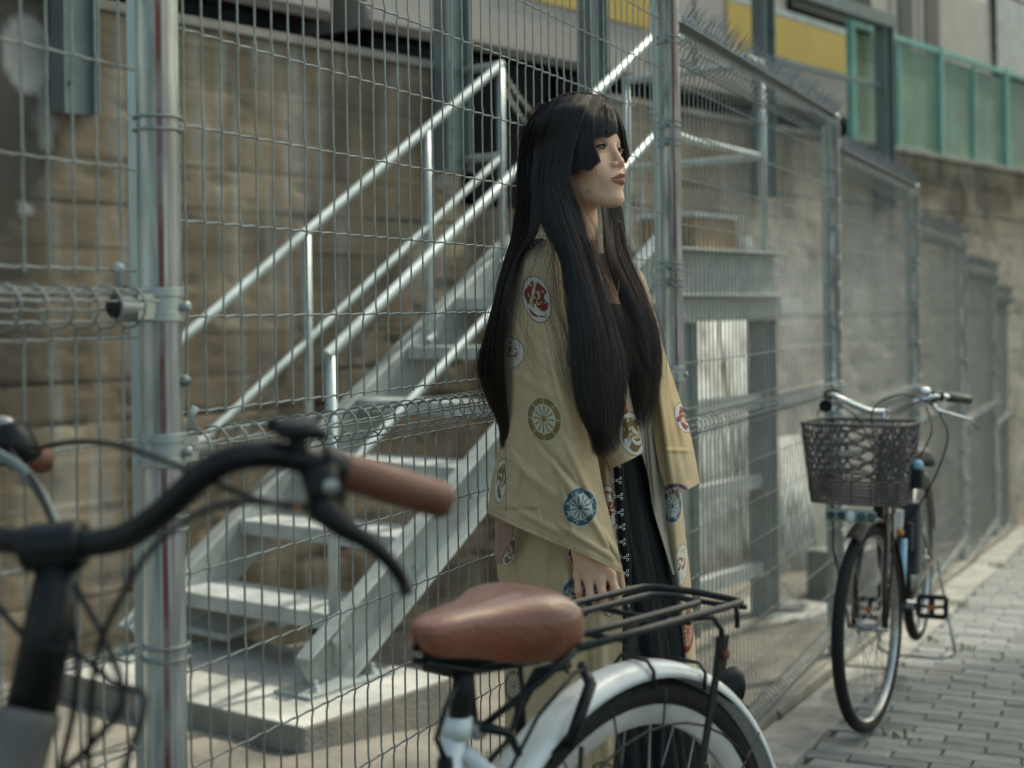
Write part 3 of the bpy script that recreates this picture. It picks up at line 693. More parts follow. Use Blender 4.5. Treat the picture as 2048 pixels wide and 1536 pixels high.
# pencil building added out of view on the right, to shade the near lane
pb = empty('shade_building', 'unseen narrow tall building across the lane whose shade covers the near lane', 'shade_building')
sx_, sy_ = SUN_AZ.x, SUN_AZ.y; pc = V((sy_, -sx_, 0)); ycor = 16.0; xcor = (sx_*ycor-3.25)/sy_
c0_ = V((xcor, ycor, 0))
bw_, bd_, bh_ = 5.4, 7.0, 30.0
cen_ = c0_+pc*bw_/2+SUN_AZ*bd_/2
MB().beam(V((cen_.x, cen_.y, -3)), V((cen_.x, cen_.y, bh_)), pc*bw_/2, SUN_AZ*bd_/2).build('wall', M['board'], pb)
MB().beam(V((cen_.x, cen_.y, bh_)), V((cen_.x, cen_.y, bh_+.4)), pc*(bw_/2+.1), SUN_AZ*(bd_/2+.1)).build('roof', M['slabd'], pb)
for fl in range(9):
    for k in range(2):
        p = c0_+pc*(1.4+2.5*k)-SUN_AZ*.03; p.z = 1.2+3*fl
        w_ = MB().beam(p, p+V((0, 0, 1.5)), pc*.85, SUN_AZ*.05).build('window', M['alu'], pb); q = p-SUN_AZ*.05
        MB().beam(q+V((0, 0, .06)), q+V((0, 0, 1.44)), pc*.78, SUN_AZ*.01).build('pane', M['tglass'], w_)
# ================================================================== BICYCLES
def make_wheel(bike, hub, ax, R, tyre_r, rim_m, nsp=32, rimw=.012, rimh=.022, name='wheel', sp_m='chromed'):
    wh = bpy.data.objects.new(name, None); scn.collection.objects.link(wh); wh.parent = bike
    ax = V(ax).normalized(); up = V((0, 0, 1)); fw = ax.cross(up).normalized(); up = fw.cross(ax)
    rc = R-tyre_r
    ring = []
    m = MB()
    prof = [(tyre_r*math.sin(a), rc+tyre_r*math.cos(a)) for a in np.linspace(-2.3, 2.3, 15)]
    m.lathe(hub, ax, prof, 96, cap=False)
    ty = m.build('tyre', M['rubber'], wh, True)
    g = MB()       # tread blocks
    for i in range(0):
        a = 2*PI*i/150; rd = fw*math.cos(a)+up*math.sin(a); tg = -fw*math.sin(a)+up*math.cos(a)
        for sg in (-1, 1):
            c = V(hub)+rd*(rc+tyre_r*.93)+ax*sg*tyre_r*.42; g.beam(c-rd*.001, c+rd*.0007, tg*R*.008, ax*tyre_r*.28)
    r1 = rc-tyre_r*.62
    m = MB(); m.lathe(hub, ax, [(-rimw, r1+.006), (-rimw, r1-rimh*.4), (-rimw*.4, r1-rimh), (rimw*.4, r1-rimh), (rimw, r1-rimh*.4), (rimw, r1+.006)], 96, cap=False)
    m.build('rim', M[rim_m], wh, True, angle=40)
    m = MB(); m.lathe(hub, ax, [(-.05, .006), (-.045, .006), (-.045, .009), (-.034, .009), (-.034, .026), (-.031, .026), (-.031, .014), (.031, .014), (.031, .026), (.034, .026), (.034, .009), (.05, .006)], 18)
    m.build('hub', M['chromed'], wh, True, angle=30)
    m = MB()
    for i in range(nsp):
        a = 2*PI*i/nsp; sg = 1 if i % 2 else -1; b = a+(.55 if (i//2) % 2 else -.55)
        m.tube([V(hub)+(fw*math.cos(b)+up*math.sin(b))*.024+ax*sg*.032, V(hub)+(fw*math.cos(a)+up*math.sin(a))*(r1-rimh)], .0011, 5, cap=False)
    m.build('spokes', M[sp_m], wh, True)['kind'] = 'stuff'
    return wh
def fender(bike, hub, ax, fw, R, a0, a1, w, m, name='fender', parent=None, lip=.012):
    """arc in degrees from forward horizontal; section arched"""
    ax = V(ax).normalized(); rows = []
    for a in np.linspace(math.radians(a0), math.radians(a1), 60):
        rd = V(fw)*math.cos(a)+V((0, 0, 1))*math.sin(a); row = []
        for k in np.linspace(-1, 1, 13):
            row.append(V(hub)+rd*(R-lip*1.6*(abs(k)**2.4))+ax*(w*math.sin(k*1.45)))
        rows.append(row)
    o = MB().grid(rows).build(name, m, bike, True); solid(o, .0016); return o

# ---------- near bicycle: seen from its rear left side
nb = empty('bicycle', 'white city bicycle with brown saddle, brown grips and a black rear rack, nearest the camera', 'bicycle')
HB = V((.146, 1.92, CZ-.845)); Df = V((-.685, -.728, 0)).normalized(); Ln = V((.728, -.685, 0)).normalized()
def B(a, l, h): return HB+Df*a+Ln*l+V((0, 0, h))
make_wheel(nb, HB, Ln, .343, .0205, 'whitet', 32, rimw=.014, rimh=.030)
fb = fender(nb, HB, Ln, Df, .366, 22, 196, .031, M['white'])
make_wheel(nb, B(1.06, 0, 0), Ln, .343, .0205, 'whitet', 32, rimw=.014, rimh=.030)
fender(nb, B(1.06, 0, 0), Ln, Df, .366, -10, 150, .031, M['white'])
# rack
rk = bpy.data.objects.new('rear_rack', None); scn.collection.objects.link(rk); rk.parent = nb
def loop(hw, end, front, h, r, k=.03, drop=0):
    pts = [B(front, hw, h-drop), B(.05, hw, h), B(-end+k, hw, h), B(-end+k*.3, hw-k*.15, h), B(-end, hw-k, h), B(-end-.006, 0, h+.001), B(-end-.004, -hw+k, h), B(-end+k*.3, -hw+k*.15, h), B(-end+k, -hw, h), B(.05, -hw, h), B(front, -hw, h-drop)]
    return pts
MB().tube(loop(.088, .160, .20, .437, .005, k=.025), .0052, 10).build('outer_loop', M['blackm'], rk, True)
MB().tube(loop(.044, .118, .20, .437, .005, k=.02), .005, 10).build('inner_loop', M['blackm'], rk, True)
for b in (-.10, .03, .16): MB().tube([B(-b*1, -.088, .429), B(-b, -.04, .427), B(-b, .04, .427), B(-b, .088, .429)], .004, 8).build('cross_rod', M['blackm'], rk, True)
MB().tube([B(-.135, .088, .437), B(-.135, .09, .425), B(-.135, .09, .405)], .0038, 8).build('hook', M['blackm'], rk, True)
for sg in (1, -1):
    m = MB(); m.tube([B(-.06, sg*.07, .428), B(-.095, sg*.078, .424), B(-.112, sg*.08, .405), B(-.112, sg*.08, .37)], .0042, 8).build('stay_hook', M['blackm'], rk, True)
    st = MB().beam(B(-.112, sg*.079, .385), B(-.02, sg*.062, .01), Df*.0065, Ln*.002).beam(B(-.116, sg*.079, .395), B(-.106, sg*.079, .345), Df*.010, Ln*.004).build('stay', M['blackm'], rk)
    MB().lathe(B(-.112, sg*.083, .372), Ln*sg, [(0, .007), (.006, .007), (.008, .003)], 8).build('bolt', M['rust'], st)
MB().tube([B(.2, .088, .437), B(.235, .06, .40), B(.27, .02, .36), B(.285, 0, .34)], .0048, 8).build('front_rod', M['blackm'], rk, True)
MB().tube([B(.2, -.088, .437), B(.235, -.06, .40), B(.27, -.02, .36), B(.285, 0, .34)], .0048, 8).build('front_rod', M['blackm'], rk, True)
# hoop wire over the fender and skirt guard
m = MB(); a = math.radians(93)
for aa, w in ((93, .036), (112, .034)):
    a = math.radians(aa); c = .372
    pts = [B(math.cos(a)*c*.94, .036, math.sin(a)*c*.90), B(math.cos(a)*c*.985, .034, math.sin(a)*c*.965), B(math.cos(a)*c, .022, math.sin(a)*c), B(math.cos(a)*c, -.022, math.sin(a)*c), B(math.cos(a)*c*.98, -.034, math.sin(a)*c*.96)]
    MB().tube(pts, .0028, 8).build('fender_clip', M['blackm'], nb, True)
br = bpy.data.objects.new('rear_brake', None); scn.collection.objects.link(br); br.parent = nb
for sg in (1, -1):
    MB().tube([B(.10, sg*.01, .385), B(.125, sg*.045, .372), B(.155, sg*.05, .335), B(.165, sg*.04, .30)], [.007, .008, .008, .007], 10).build('caliper_arm', M['black'], br, True)
    MB().beam(B(.145, sg*.026, .312), B(.185, sg*.026, .290), Df*.001+V((0, 0, .007)), Ln*.006).build('brake_pad', M['rubber'], br)
MB().tube([B(.11, .02, .382), B(.16, .05, .395), B(.24, .06, .36), B(.33, .05, .25)], .0026, 8).build('cable', M['black'], br, True)
gd = bpy.data.objects.new('skirt_guard', None); scn.collection.objects.link(gd); gd.parent = nb
hoop = [B(math.cos(math.radians(x))*.335, .05, math.sin(math.radians(x))*.335) for x in (72, 85, 100, 118, 136, 155, 170)]
for a0 in (58, 76, 95, 116, 138, 160):
    q = math.radians(a0); MB().tube([B(math.cos(q)*.338, .046, math.sin(q)*.338), B(.02, .05, -.02)], .0016, 6).build('guard_wire', M['black'], gd, True)
for i, r_ in enumerate((.29, .21, .13)):
    pts = [B(math.cos(math.radians(x))*r_, .052, math.sin(math.radians(x))*r_) for x in np.linspace(50, 165, 14)]
    MB().tube(pts, .0018, 6).build('guard_wire', M['black'], gd, True)
MB().tube([B(.15, .05, .30), B(.17, .052, .1), B(.18, .052, -.1)], .0034, 8).build('guard_wire', M['black'], gd, True)
# tail reflector
a = math.radians(132)
pr = B(math.cos(a)*.372, .0, math.sin(a)*.372)+V((-.012, 0, .012)); axr = V((.95, .30, -.10)).normalized()
tl = MB().lathe(pr-axr*.012, axr, [(0, .008), (.004, .013), (.012, .019), (.026, .0265), (.032, .0275), (.035, .027)], 28).build('tail_reflector', M['black'], nb, True, angle=50)
MB().lathe(pr-axr*.012+axr*.0345, axr, [(0, .026), (.002, .0245), (.004, .016), (.005, .001)], 24).build('lens', M['red'], tl, True)
MB().tube([B(-.285, 0, .245), pr-axr*.01], .006, 8).build('bracket', M['black'], tl, True)
MB().tube([B(-.365, .035, .06), B(-.372, .038, .10), B(-.378, .02, .115), B(-.378, -.02, .115), B(-.372, -.038, .10)], .0026, 8).build('fender_clip', M['chromed'], nb, True)
for dz in (.03, .0): MB().lathe(B(-.345, .028, .10-dz*1.6), Ln, [(0, .006), (.003, .006), (.004, .003)], 10).build('rivet', M['black'], nb)
# frame
fr_ = bpy.data.objects.new('frame', None); scn.collection.objects.link(fr_); fr_.parent = nb
ST = B(.318, 0, .352); BBp = B(.43, 0, -.05); HT = B(.845, 0, .40); HL = B(.90, 0, .24)
MB().tube([ST, ST.lerp(BBp, .5), BBp], .0155, 16).build('seat_tube', M['white'], fr_, True)
MB().tube([ST+V((0, 0, .012)), ST+V((0, 0, -.012))], .0185, 16).build('seat_collar', M['white'], fr_, True)
MB().tube([HL.lerp(HT, .2), B(.70, 0, .10), BBp.lerp(ST, .15)], .018, 14).build('down_tube', M['white'], fr_, True)
MB().tube([HL.lerp(HT, .8), B(.62, 0, .22), BBp.lerp(ST, .45)], .014, 14).build('top_tube', M['white'], fr_, True)
MB().tube([HT, HL], .0205, 16).build('head_tube', M['white'], fr_, True)
for sg in (1, -1):
    MB().tube([B(.318, sg*.012, .325), B(.25, sg*.035, .26), B(.0, sg*.06, .0)], [.010, .009, .008], 10).build('seat_stay', M['white'], fr_, True)
    MB().tube([B(.43, sg*.03, -.05), B(.2, sg*.05, -.03), B(0, sg*.06, 0)], .010, 10).build('chain_stay', M['white'], fr_, True)
    MB().tube([HL+Ln*sg*.045-V((0, 0, .0)), B(.99, sg*.05, .1), B(1.06, sg*.052, 0)], [.012, .011, .008], 10).build('fork_blade', M['white'], fr_, True)
cl = MB().lathe(ST+Df*-.022-V((0, 0, .006))-Ln*.022, Ln, [(0, .009), (.008, .012), (.036, .012), (.044, .009)], 14).build('seat_bolt', M['chromed'], fr_, True, angle=40)
MB().tube([ST+Df*-.02+Ln*.02, ST+Df*-.06+Ln*.028-V((0, 0, .015)), ST+Df*-.075+Ln*.03-V((0, 0, .045))], [.007, .006, .005], 8).build('clamp_lever', M['black'], cl, True)
MB().tube([ST-V((0, 0, .02)), ST.lerp(B(.298, 0, .455), 1)], .0133, 16).build('seat_post', M['black'], nb, True)
# saddle
sdl = bpy.data.objects.new('saddle', None); scn.collection.objects.link(sdl); sdl.parent = nb
prof = [(0.16, 0.0005, 0.463, 0.0106), (0.1608, 0.0279, 0.477, 0.0352), (0.1659, 0.0558, 0.485, 0.0458), (0.1777, 0.0744, 0.492, 0.0598), (0.1987, 0.0823, 0.498, 0.0686), (0.224, 0.0781, 0.499, 0.0686), (0.2534, 0.0632, 0.496, 0.0642), (0.2871, 0.0446, 0.492, 0.0581), (0.3208, 0.0335, 0.49, 0.051), (0.3502, 0.027, 0.487, 0.044), (0.3679, 0.0205, 0.482, 0.0352), (0.3755, 0.0112, 0.478, 0.0264), (0.378, 0.0005, 0.471, 0.0106)]
pp = cat_rom(prof, 44); rows = []
for a_, hw, zt, dp in pp:
    row = []
    for th in np.linspace(-1, 1, 37):
        x = math.sin(th*PI/2); crown = 1-abs(th)
        ex = abs(th)
        if ex < .70: l = hw*math.sin(ex/.70*PI/2)**.95; z = zt-.030*(ex/.70)**2.4*min(1, hw/.06)
        else: q = (ex-.70)/.30; l = hw*(1-.16*q**1.5+.05*math.sin(q*PI)); z = zt-.030*min(1, hw/.06)-dp*.66*q
        row.append(B(a_, math.copysign(l, th), z))
    rows.append(row)
sh_ = MB().grid(rows).build('seat_cover', M['leather'], sdl, True); solid(sh_, .005, -1); ms = sh_.modifiers.new('smooth', 'SUBSURF'); ms.levels = ms.render_levels = 1
MB().tube([B(.175, 0, .435), B(.30, 0, .43), B(.36, 0, .445)], [.024, .017, .009], 12).build('seat_base', M['black'], sdl, True)
for sg in (1, -1):
    MB().tube([B(.175, sg*.05, .43), B(.21, sg*.035, .415), B(.30, sg*.02, .418), B(.375, sg*.012, .44)], .004, 8).build('seat_rail', M['blackm'], sdl, True)
    MB().tube([B(.19, sg*.05, .42)+V((math.cos(t*6.28*3)*.011, math.sin(t*6.28*3)*.011, .03*t-.02)) for t in np.linspace(0, 1, 40)], .0022, 6).build('spring', M['blackm'], sdl, True)
MB().beam(B(.27, -.025, .425), B(.325, -.025, .425), V((0, 0, .013)), Ln*.026).build('seat_clamp', M['black'], sdl)
MB().tube([B(.33, .02, .42), B(.365, .03, .39), B(.385, .035, .36), B(.372, .035, .335)], .0035, 8).build('lock_cable', M['black'], nb, True)
MB().tube([B(.24, .03, .42), B(.235, .03, .38), B(.26, .03, .33), B(.30, .02, .30)], .0032, 8).build('lock_cable', M['black'], nb, True)
MB().lathe(B(.372, .035, .335), V((0, 0, -1)), [(0, .009), (.012, .010), (.014, .004)], 12).build('lock_barrel', M['black'], nb, True, angle=40)
# steering
hbm = bpy.data.objects.new('handlebar', None); scn.collection.objects.link(hbm); hbm.parent = nb
stem_t = W(112, 1085, 1.33)
MB().tube([W(122, 1120, 1.33), W(98, 1250, 1.315), W(62, 1420, 1.30)], [.021, .0225, .0235], 18).build('stem', M['black'], hbm, True)
MB().lathe(W(62, 1420, 1.30), (W(40, 1500, 1.29)-W(62, 1420, 1.30)), [(0, .027), (.012, .029), (.02, .026), (.16, .026)], 18).build('head_cap', M['shadewhite'], hbm, True, angle=40)
MB().lathe(stem_t-V((.03, .0, .006)), V((.95, -.1, .1)), [(0, .019), (.004, .0225), (.056, .0225), (.06, .019)], 18).build('bar_clamp', M['black'], hbm, True, angle=40)
bar = [(-420, 905, 1.66), (-330, 912, 1.62), (-250, 950, 1.56), (-140, 1020, 1.46), (-60, 1065, 1.39), (20, 1082, 1.35), (110, 1084, 1.33), (195, 1086, 1.315), (262, 1068, 1.30), (330, 1020, 1.285), (385, 968, 1.275), (440, 928, 1.27), (505, 910, 1.27), (580, 914, 1.28), (690, 942, 1.295), (800, 973, 1.32)]
bar = [(u, v, y) for u, v, y in bar[4:]]
bp_ = [W(*q) for q in cat_rom([(-75, 1050, 1.44), (-20, 1072, 1.38)]+bar[1:], 60)]
MB().tube(bp_, .0128, 18).build('bar', M['black'], hbm, True)
lb = [W(*q) for q in cat_rom([(-75, 1050, 1.44), (-150, 1000, 1.50), (-160, 940, 1.58), (-90, 915, 1.64), (10, 912, 1.68), (95, 918, 1.715)], 30)]
MB().tube(lb, .0128, 16).build('bar', M['black'], hbm, True)
g0, g1 = W(683, 941, 1.293), W(893, 1003, 1.345); gd_ = (g1-g0).normalized(); gl = (g1-g0).length
MB().lathe(g0, gd_, [(0, .0150), (.004, .0172), (gl*.5, .0180), (gl-.006, .0176), (gl-.001, .0165), (gl, .0135)], 28).build('grip', M['grip'], hbm, True, angle=50)
MB().lathe(g0-gd_*.022, gd_, [(0, .0165), (.004, .0185), (.018, .0185), (.022, .0165)], 24).build('grip_collar', M['black'], hbm, True, angle=40)
q0, q1 = W(20, 913, 1.69), W(100, 919, 1.72)
MB().lathe(q0, q1-q0, [(0, .015), (.004, .0175), ((q1-q0).length-.008, .0178), ((q1-q0).length-.001, .015), ((q1-q0).length, .008)], 24).build('grip', M['grip'], hbm, True, angle=60)
# right-hand lever, its clamp and the bell
lv = MB().sphere(W(652, 985, 1.285), .0185, 12, (1.0, .8, 1.5)).build('brake_lever', M['black'], hbm, True)
MB().tube([W(640, 930, 1.28), W(648, 985, 1.28), W(655, 1030, 1.28)], [.019, .0165, .016], 14).build('lever_bracket', M['black'], lv, True)
bl = [W(*q) for q in cat_rom([(640, 1010, 1.275), (690, 1055, 1.27), (745, 1090, 1.28), (785, 1130, 1.29), (806, 1165, 1.30), (815, 1190, 1.30)], 24)]
MB().tube(bl, np.interp(np.linspace(0, 1, 24), [0, .3, .8, 1], [.0155, .0085, .0058, .0068]), 12).build('lever_blade', M['black'], lv, True)
MB().lathe(W(662, 974, 1.265), V((.1, -1, 0)), [(0, .007), (.004, .007), (.005, .003)], 14).build('lever_screw', M['chromed'], lv, True, angle=40)
bell = MB().lathe(W(596, 898, 1.275), V((0, -.15, 1)), [(0, .009), (.012, .008), (.013, .018), (.020, .0205), (.026, .018), (.029, .006)], 20).build('bell', M['black'], hbm, True, angle=40)
MB().tube([W(535, 850, 1.275), W(590, 858, 1.27), W(655, 872, 1.27)], [.006, .0085, .005], 10, flat=.6).build('bell_lever', M['black'], bell, True)
MB().tube([W(545, 905, 1.27), W(545, 915, 1.27)], .017, 14).build('shifter_band', M['black'], hbm, True)
# far lever
lv2 = MB().tube([W(-20, 870, 1.68), W(25, 880, 1.66), W(60, 925, 1.66)], [.02, .026, .018], 12).build('brake_lever', M['black'], hbm, True)
MB().tube([W(*q) for q in cat_rom([(-10, 905, 1.60), (40, 935, 1.56), (80, 985, 1.53), (112, 1048, 1.50), (120, 1070, 1.49)], 20)], .0062, 10).build('lever_blade', M['grey'], lv2, True)
MB().sphere(W(2, 845, 1.66), .010, 10, (1.6, 1, .8)).build('bell', M['chromed'], hbm, True)
def cable(pts, r=.0026, m='black', p=hbm): return MB().tube([W(*q) for q in cat_rom(pts, 40)], r, 8).build('cable', M[m], p, True)
cable([(60, 900, 1.60), (150, 884, 1.52), (240, 892, 1.42), (350, 930, 1.32), (450, 975, 1.26), (560, 1010, 1.26), (640, 1018, 1.27)], .0030)
cable([(20, 900, 1.62), (80, 985, 1.5), (130, 1120, 1.38), (150, 1260, 1.32), (150, 1400, 1.30), (120, 1540, 1.3)], .0032)
cable([(640, 1015, 1.27), (560, 1008, 1.24), (440, 1010, 1.22), (320, 1080, 1.2), (240, 1200, 1.2), (190, 1330, 1.22), (175, 1560, 1.25)], .0030)
cable([(150, 1170, 1.3), (215, 1290, 1.27), (245, 1400, 1.25), (190, 1480, 1.25), (110, 1560, 1.27)], .0034)
cable([(-30, 1180, 1.33), (60, 1280, 1.30), (160, 1310, 1.27), (230, 1370, 1.25), (290, 1400, 1.22), (240, 1560, 1.2)], .0032)
MB().sphere(W(592, 1016, 1.25), .0032, 8).build('cable_end', M['orange'], hbm, True)
# crank, chainguard (below the frame of the picture)
MB().lathe(B(.43, -.06, -.05), Ln, [(0, .012), (.12, .012)], 14).build('crank_axle', M['chromed'], nb, True)
MB().beam(B(.43, .07, -.05), B(.43, .075, -.215), Df*.010, Ln*.006).build('crank_arm', M['chromed'], nb)
MB().box(B(.43, .12, -.222), (.045, .045, .012), math.atan2(Df.y, Df.x)).build('pedal', M['black'], nb)
MB().tube([B(-.02, -.07, .03), B(.43, -.07, .03), B(.50, -.07, -.05), B(.43, -.07, -.12), B(-.02, -.07, -.03), B(-.05, -.07, 0)], .012, 8, closed=True).build('chain_guard', M['black'], nb, True)
MB().tube([B(.0, .07, -.02), B(-.05, .12, -.34)], .007, 8).build('kickstand', M['chromed'], nb, True)

# ---------- far bicycle leaning off the fence, front basket
fbk = empty('bicycle', 'dark city bicycle with a front basket parked beyond the woman by the fence', 'bicycle')
GF = V((1.165, 4.70, 0)); GF.z = zg(GF.x, GF.y)+.012
Eb = V((.405, .914, 0)).normalized(); Lb = V((.914, -.405, 0)).normalized()     # rearward, rider's left (image right)
def C(a, l, h): return GF+Eb*a+Lb*l+V((0, 0, h))
Ef = V((.52, .854, 0)).normalized(); Lf = V((Ef.y, -Ef.x, 0))
HFc = C(0, 0, .338)
make_wheel(fbk, HFc, Lf, .338, .020, 'chromed', 32, rimw=.013, rimh=.012)
def S_(a, l, h): return C(.0, 0, 0)+Ef*a+Lf*l+V((0, 0, h))
RH_ = C(1.11, 0, .385)
make_wheel(fbk, RH_, Lb, .325, .020, 'chromed', 32, rimw=.013, rimh=.012)
fender(fbk, HFc, Lf, -Ef, .362, 62, 178, .028, M['bikebr'])
fender(fbk, RH_, Lb, -Eb, .352, 10, 170, .030, M['chromed'])
ff = bpy.data.objects.new('fork', None); scn.collection.objects.link(ff); ff.parent = fbk
for sg in (1, -1): MB().tube([S_(0, sg*.052, .338), S_(.03, sg*.048, .50), S_(.12, sg*.035, .70)], [.008, .010, .012], 10).build('fork_blade', M['bikebr'], ff, True)
MB().tube([S_(.12, 0, .70), S_(.19, 0, .93)], .018, 14).build('head_tube', M['bikebr'], ff, True)
MB().tube([S_(.19, 0, .93), S_(.215, 0, 1.04)], .0125, 12).build('stem', M['chrome'], ff, True)
MB().tube([S_(-.01, -.07, .338), S_(-.01, .07, .338)], .006, 8).build('axle', M['chromed'], ff, True)
for sg in (1, -1): MB().tube([S_(-.01, sg*.062, .338), S_(-.05, sg*.10, .60), S_(-.05, sg*.10, .755)], .004, 8).build('basket_stay', M['bikebr'], ff, True)
fr2 = bpy.data.objects.new('frame', None); scn.collection.objects.link(fr2); fr2.parent = fbk
MB().tube([S_(.13, 0, .74), C(.30, 0, .50), C(.45, 0, .36), C(.66, 0, .29)], .019, 14).build('down_tube', M['bikebr'], fr2, True)
MB().tube([S_(.18, 0, .88), C(.34, 0, .62), C(.50, 0, .50), C(.72, 0, .46)], .015, 14).build('top_tube', M['bikebr'], fr2, True)
MB().tube([C(.66, 0, .29), C(.80, 0, .72)], .016, 14).build('seat_tube', M['bikebr'], fr2, True)
for sg in (1, -1):
    MB().tube([C(.66, sg*.03, .29), C(1.11, sg*.06, .385)], .009, 10).build('chain_stay', M['bikebr'], fr2, True)
    MB().tube([C(.78, sg*.02, .66), C(1.11, sg*.06, .385)], .008, 10).build('seat_stay', M['chromed'], fr2, True)
MB().tube([C(.80, 0, .70), C(.825, 0, .80)], .0125, 12).build('seat_post', M['chrome'], fbk, True)
rows = []
for a_, hw, zt, dp in cat_rom([(.62, .012, .83, .02), (.66, .03, .845, .04), (.74, .045, .85, .05), (.82, .085, .855, .07), (.90, .10, .86, .075), (.925, .05, .855, .04)], 20):
    rows.append([C(a_, hw*math.sin(t*1.5), zt-dp*abs(t)**3) for t in np.linspace(-1, 1, 17)])
solid(MB().grid(rows).build('saddle', M['black'], fbk, True), .006)
# stand
for sg in (1, -1):
    MB().tube([C(1.10, sg*.085, .385), C(1.12, sg*.09, .30), C(1.06, sg*.13, .14), C(1.05, sg*.15, .03), C(1.05, sg*.13, .012)], .0065, 8).build('stand_leg', M['chromed'], fbk, True)
MB().tube([C(1.05, .15, .03), C(1.03, .10, .008), C(1.03, -.10, .008), C(1.05, -.15, .03)], .007, 8).build('stand_foot', M['chromed'], fbk, True)
# cranks and pedals
cr = bpy.data.objects.new('crankset', None); scn.collection.objects.link(cr); cr.parent = fbk
MB().tube([C(.66, -.07, .29), C(.66, .07, .29)], .015, 12).build('axle', M['chromed'], cr, True)
MB().beam(C(.66, .068, .29), C(.52, .075, .31), V((0, 0, .011)), Lb*.006).build('crank_arm', M['chrome'], cr); MB().beam(C(.66, -.068, .29), C(.80, -.075, .235), V((0, 0, .011)), Lb*.006).build('crank_arm', M['chrome'], cr)
MB().lathe(C(.66, -.052, .29), Lb, [(0, .085), (.004, .085)], 32).build('chain_wheel', M['bikebr'], cr)
def pedal(a, l, h):
    m = MB(); c = C(a, l, h); x = Eb*.014+V((0, 0, .032)); y = Lb*.048
    for s in (-1, 1): m.cbox(c+x*s-y, c+x*s+y, Eb*.011, V((0, 0, .008)), .003); m.cbox(c+y*s-x, c+y*s+x, Lb*.008, Eb*.011, .003)
    m.cbox(c-x, c+x, Lb*.008, Eb*.009, .003); m.cbox(c-y, c+y, Eb*.008, V((0, 0, .005)), .002)
    p = m.build('pedal', M['black'], cr); MB().box(c-Eb*.016, (.003, .02, .006), math.atan2(Eb.y, Eb.x)).build('reflector', M['orange'], p)
pedal(.52, .135, .315); pedal(.80, -.135, .235)
cg = MB().cbox(C(.60, -.06, .325), C(1.08, -.065, .40), V((0, 0, .045)), Lb*.012, .01); cg.build('chain_guard', M['bikebr'], fbk)
# brake box, battery, labels, pump on the frame
MB().cbox(C(.70, .035, .40), C(.755, .035, .66), Eb*.045, Lb*.035, .012).build('battery', M['battery'], fbk)
bx = MB().cbox(C(.60, .03, .50), C(.62, .03, .60), Eb*.03, Lb*.028, .008).build('ring_lock', M['black'], fbk)
pmps = MB().tube([C(.42, .045, .36), C(.48, .045, .56)], .012, 12).build('bottle', M['bluewh'], fbk, True)
MB().tube([C(.405, .045, .31), C(.42, .045, .36)], .0125, 12).build('bottle_base', M['battery'], pmps, True)
MB().beam(C(.47, .02, .60), C(.50, .02, .66), Eb*.02, Lb*.02).build('tag', M['board'], fbk); MB().sphere(C(.46, .035, .585), .014, 8).build('reflector', M['orange'], fbk, True)
# handlebar
hb2 = bpy.data.objects.new('handlebar', None); scn.collection.objects.link(hb2); hb2.parent = fbk
ctr = S_(.215, 0, 1.035)
def hpts(sg): return [S_(.215, 0, 1.035), S_(.19, sg*.05, 1.04), S_(.15, sg*.12, 1.075), S_(.17, sg*.175, 1.095), S_(.24, sg*.21, 1.09), S_(.34, sg*.235, 1.075)]
for sg in (1, -1):
    p = hpts(sg); MB().tube([V(q) for q in cat_rom([tuple(x) for x in p], 30)], .011, 12).build('bar', M['chrome'], hb2, True)
    e0, e1 = S_(.235, sg*.208, 1.09), S_(.37, sg*.245, 1.072)
    MB().lathe(e0, e1-e0, [(0, .014), (.006, .017), ((e1-e0).length-.006, .017), ((e1-e0).length, .010)], 18).build('grip', M['black'] if sg < 0 else M['bikebr'], hb2, True, angle=50)
    MB().tube([S_(.17, sg*.17, 1.08), S_(.16, sg*.19, 1.05), S_(.20, sg*.23, 1.035), S_(.30, sg*.27, 1.01), S_(.34, sg*.28, .975)], [.009, .008, .006, .005, .006], 8).build('brake_lever', M['chrome'], hb2, True)
    MB().tube([S_(.17, sg*.165, 1.095), S_(.205, sg*.195, 1.095)], .017, 12).build('lever_clamp', M['black'], hb2, True)
MB().lathe(S_(.16, .15, 1.105), (0, 0, 1), [(0, .02), (.012, .022), (.02, .016), (.022, .004)], 16).build('bell', M['chrome'], hb2, True, angle=50)
MB().lathe(S_(.16, -.19, 1.06), V((-.3, -1, -.1)), [(0, .016), (.02, .022), (.03, .022)], 16).build('grip_shifter', M['black'], hb2, True, angle=50)
for pts in ([(.17, .17, 1.07), (.02, .12, 1.11), (-.02, .03, 1.06), (.10, .0, .92)], [(.17, -.17, 1.07), (.03, -.12, 1.08), (.0, -.03, 1.03), (.10, .0, .90)], [(.16, .20, 1.04), (.10, .24, .96), (.10, .18, .80), (.14, .08, .66)], [(.15, .16, 1.06), (.05, .2, .98), (.07, .12, .84), (.13, .05, .70)]):
    MB().tube([S_(*q) for q in cat_rom(pts, 24)], .0028, 6).build('cable', M['rust'] if pts[0][1] == .16 and pts[0][0] == .16 else M['black'], hb2, True)
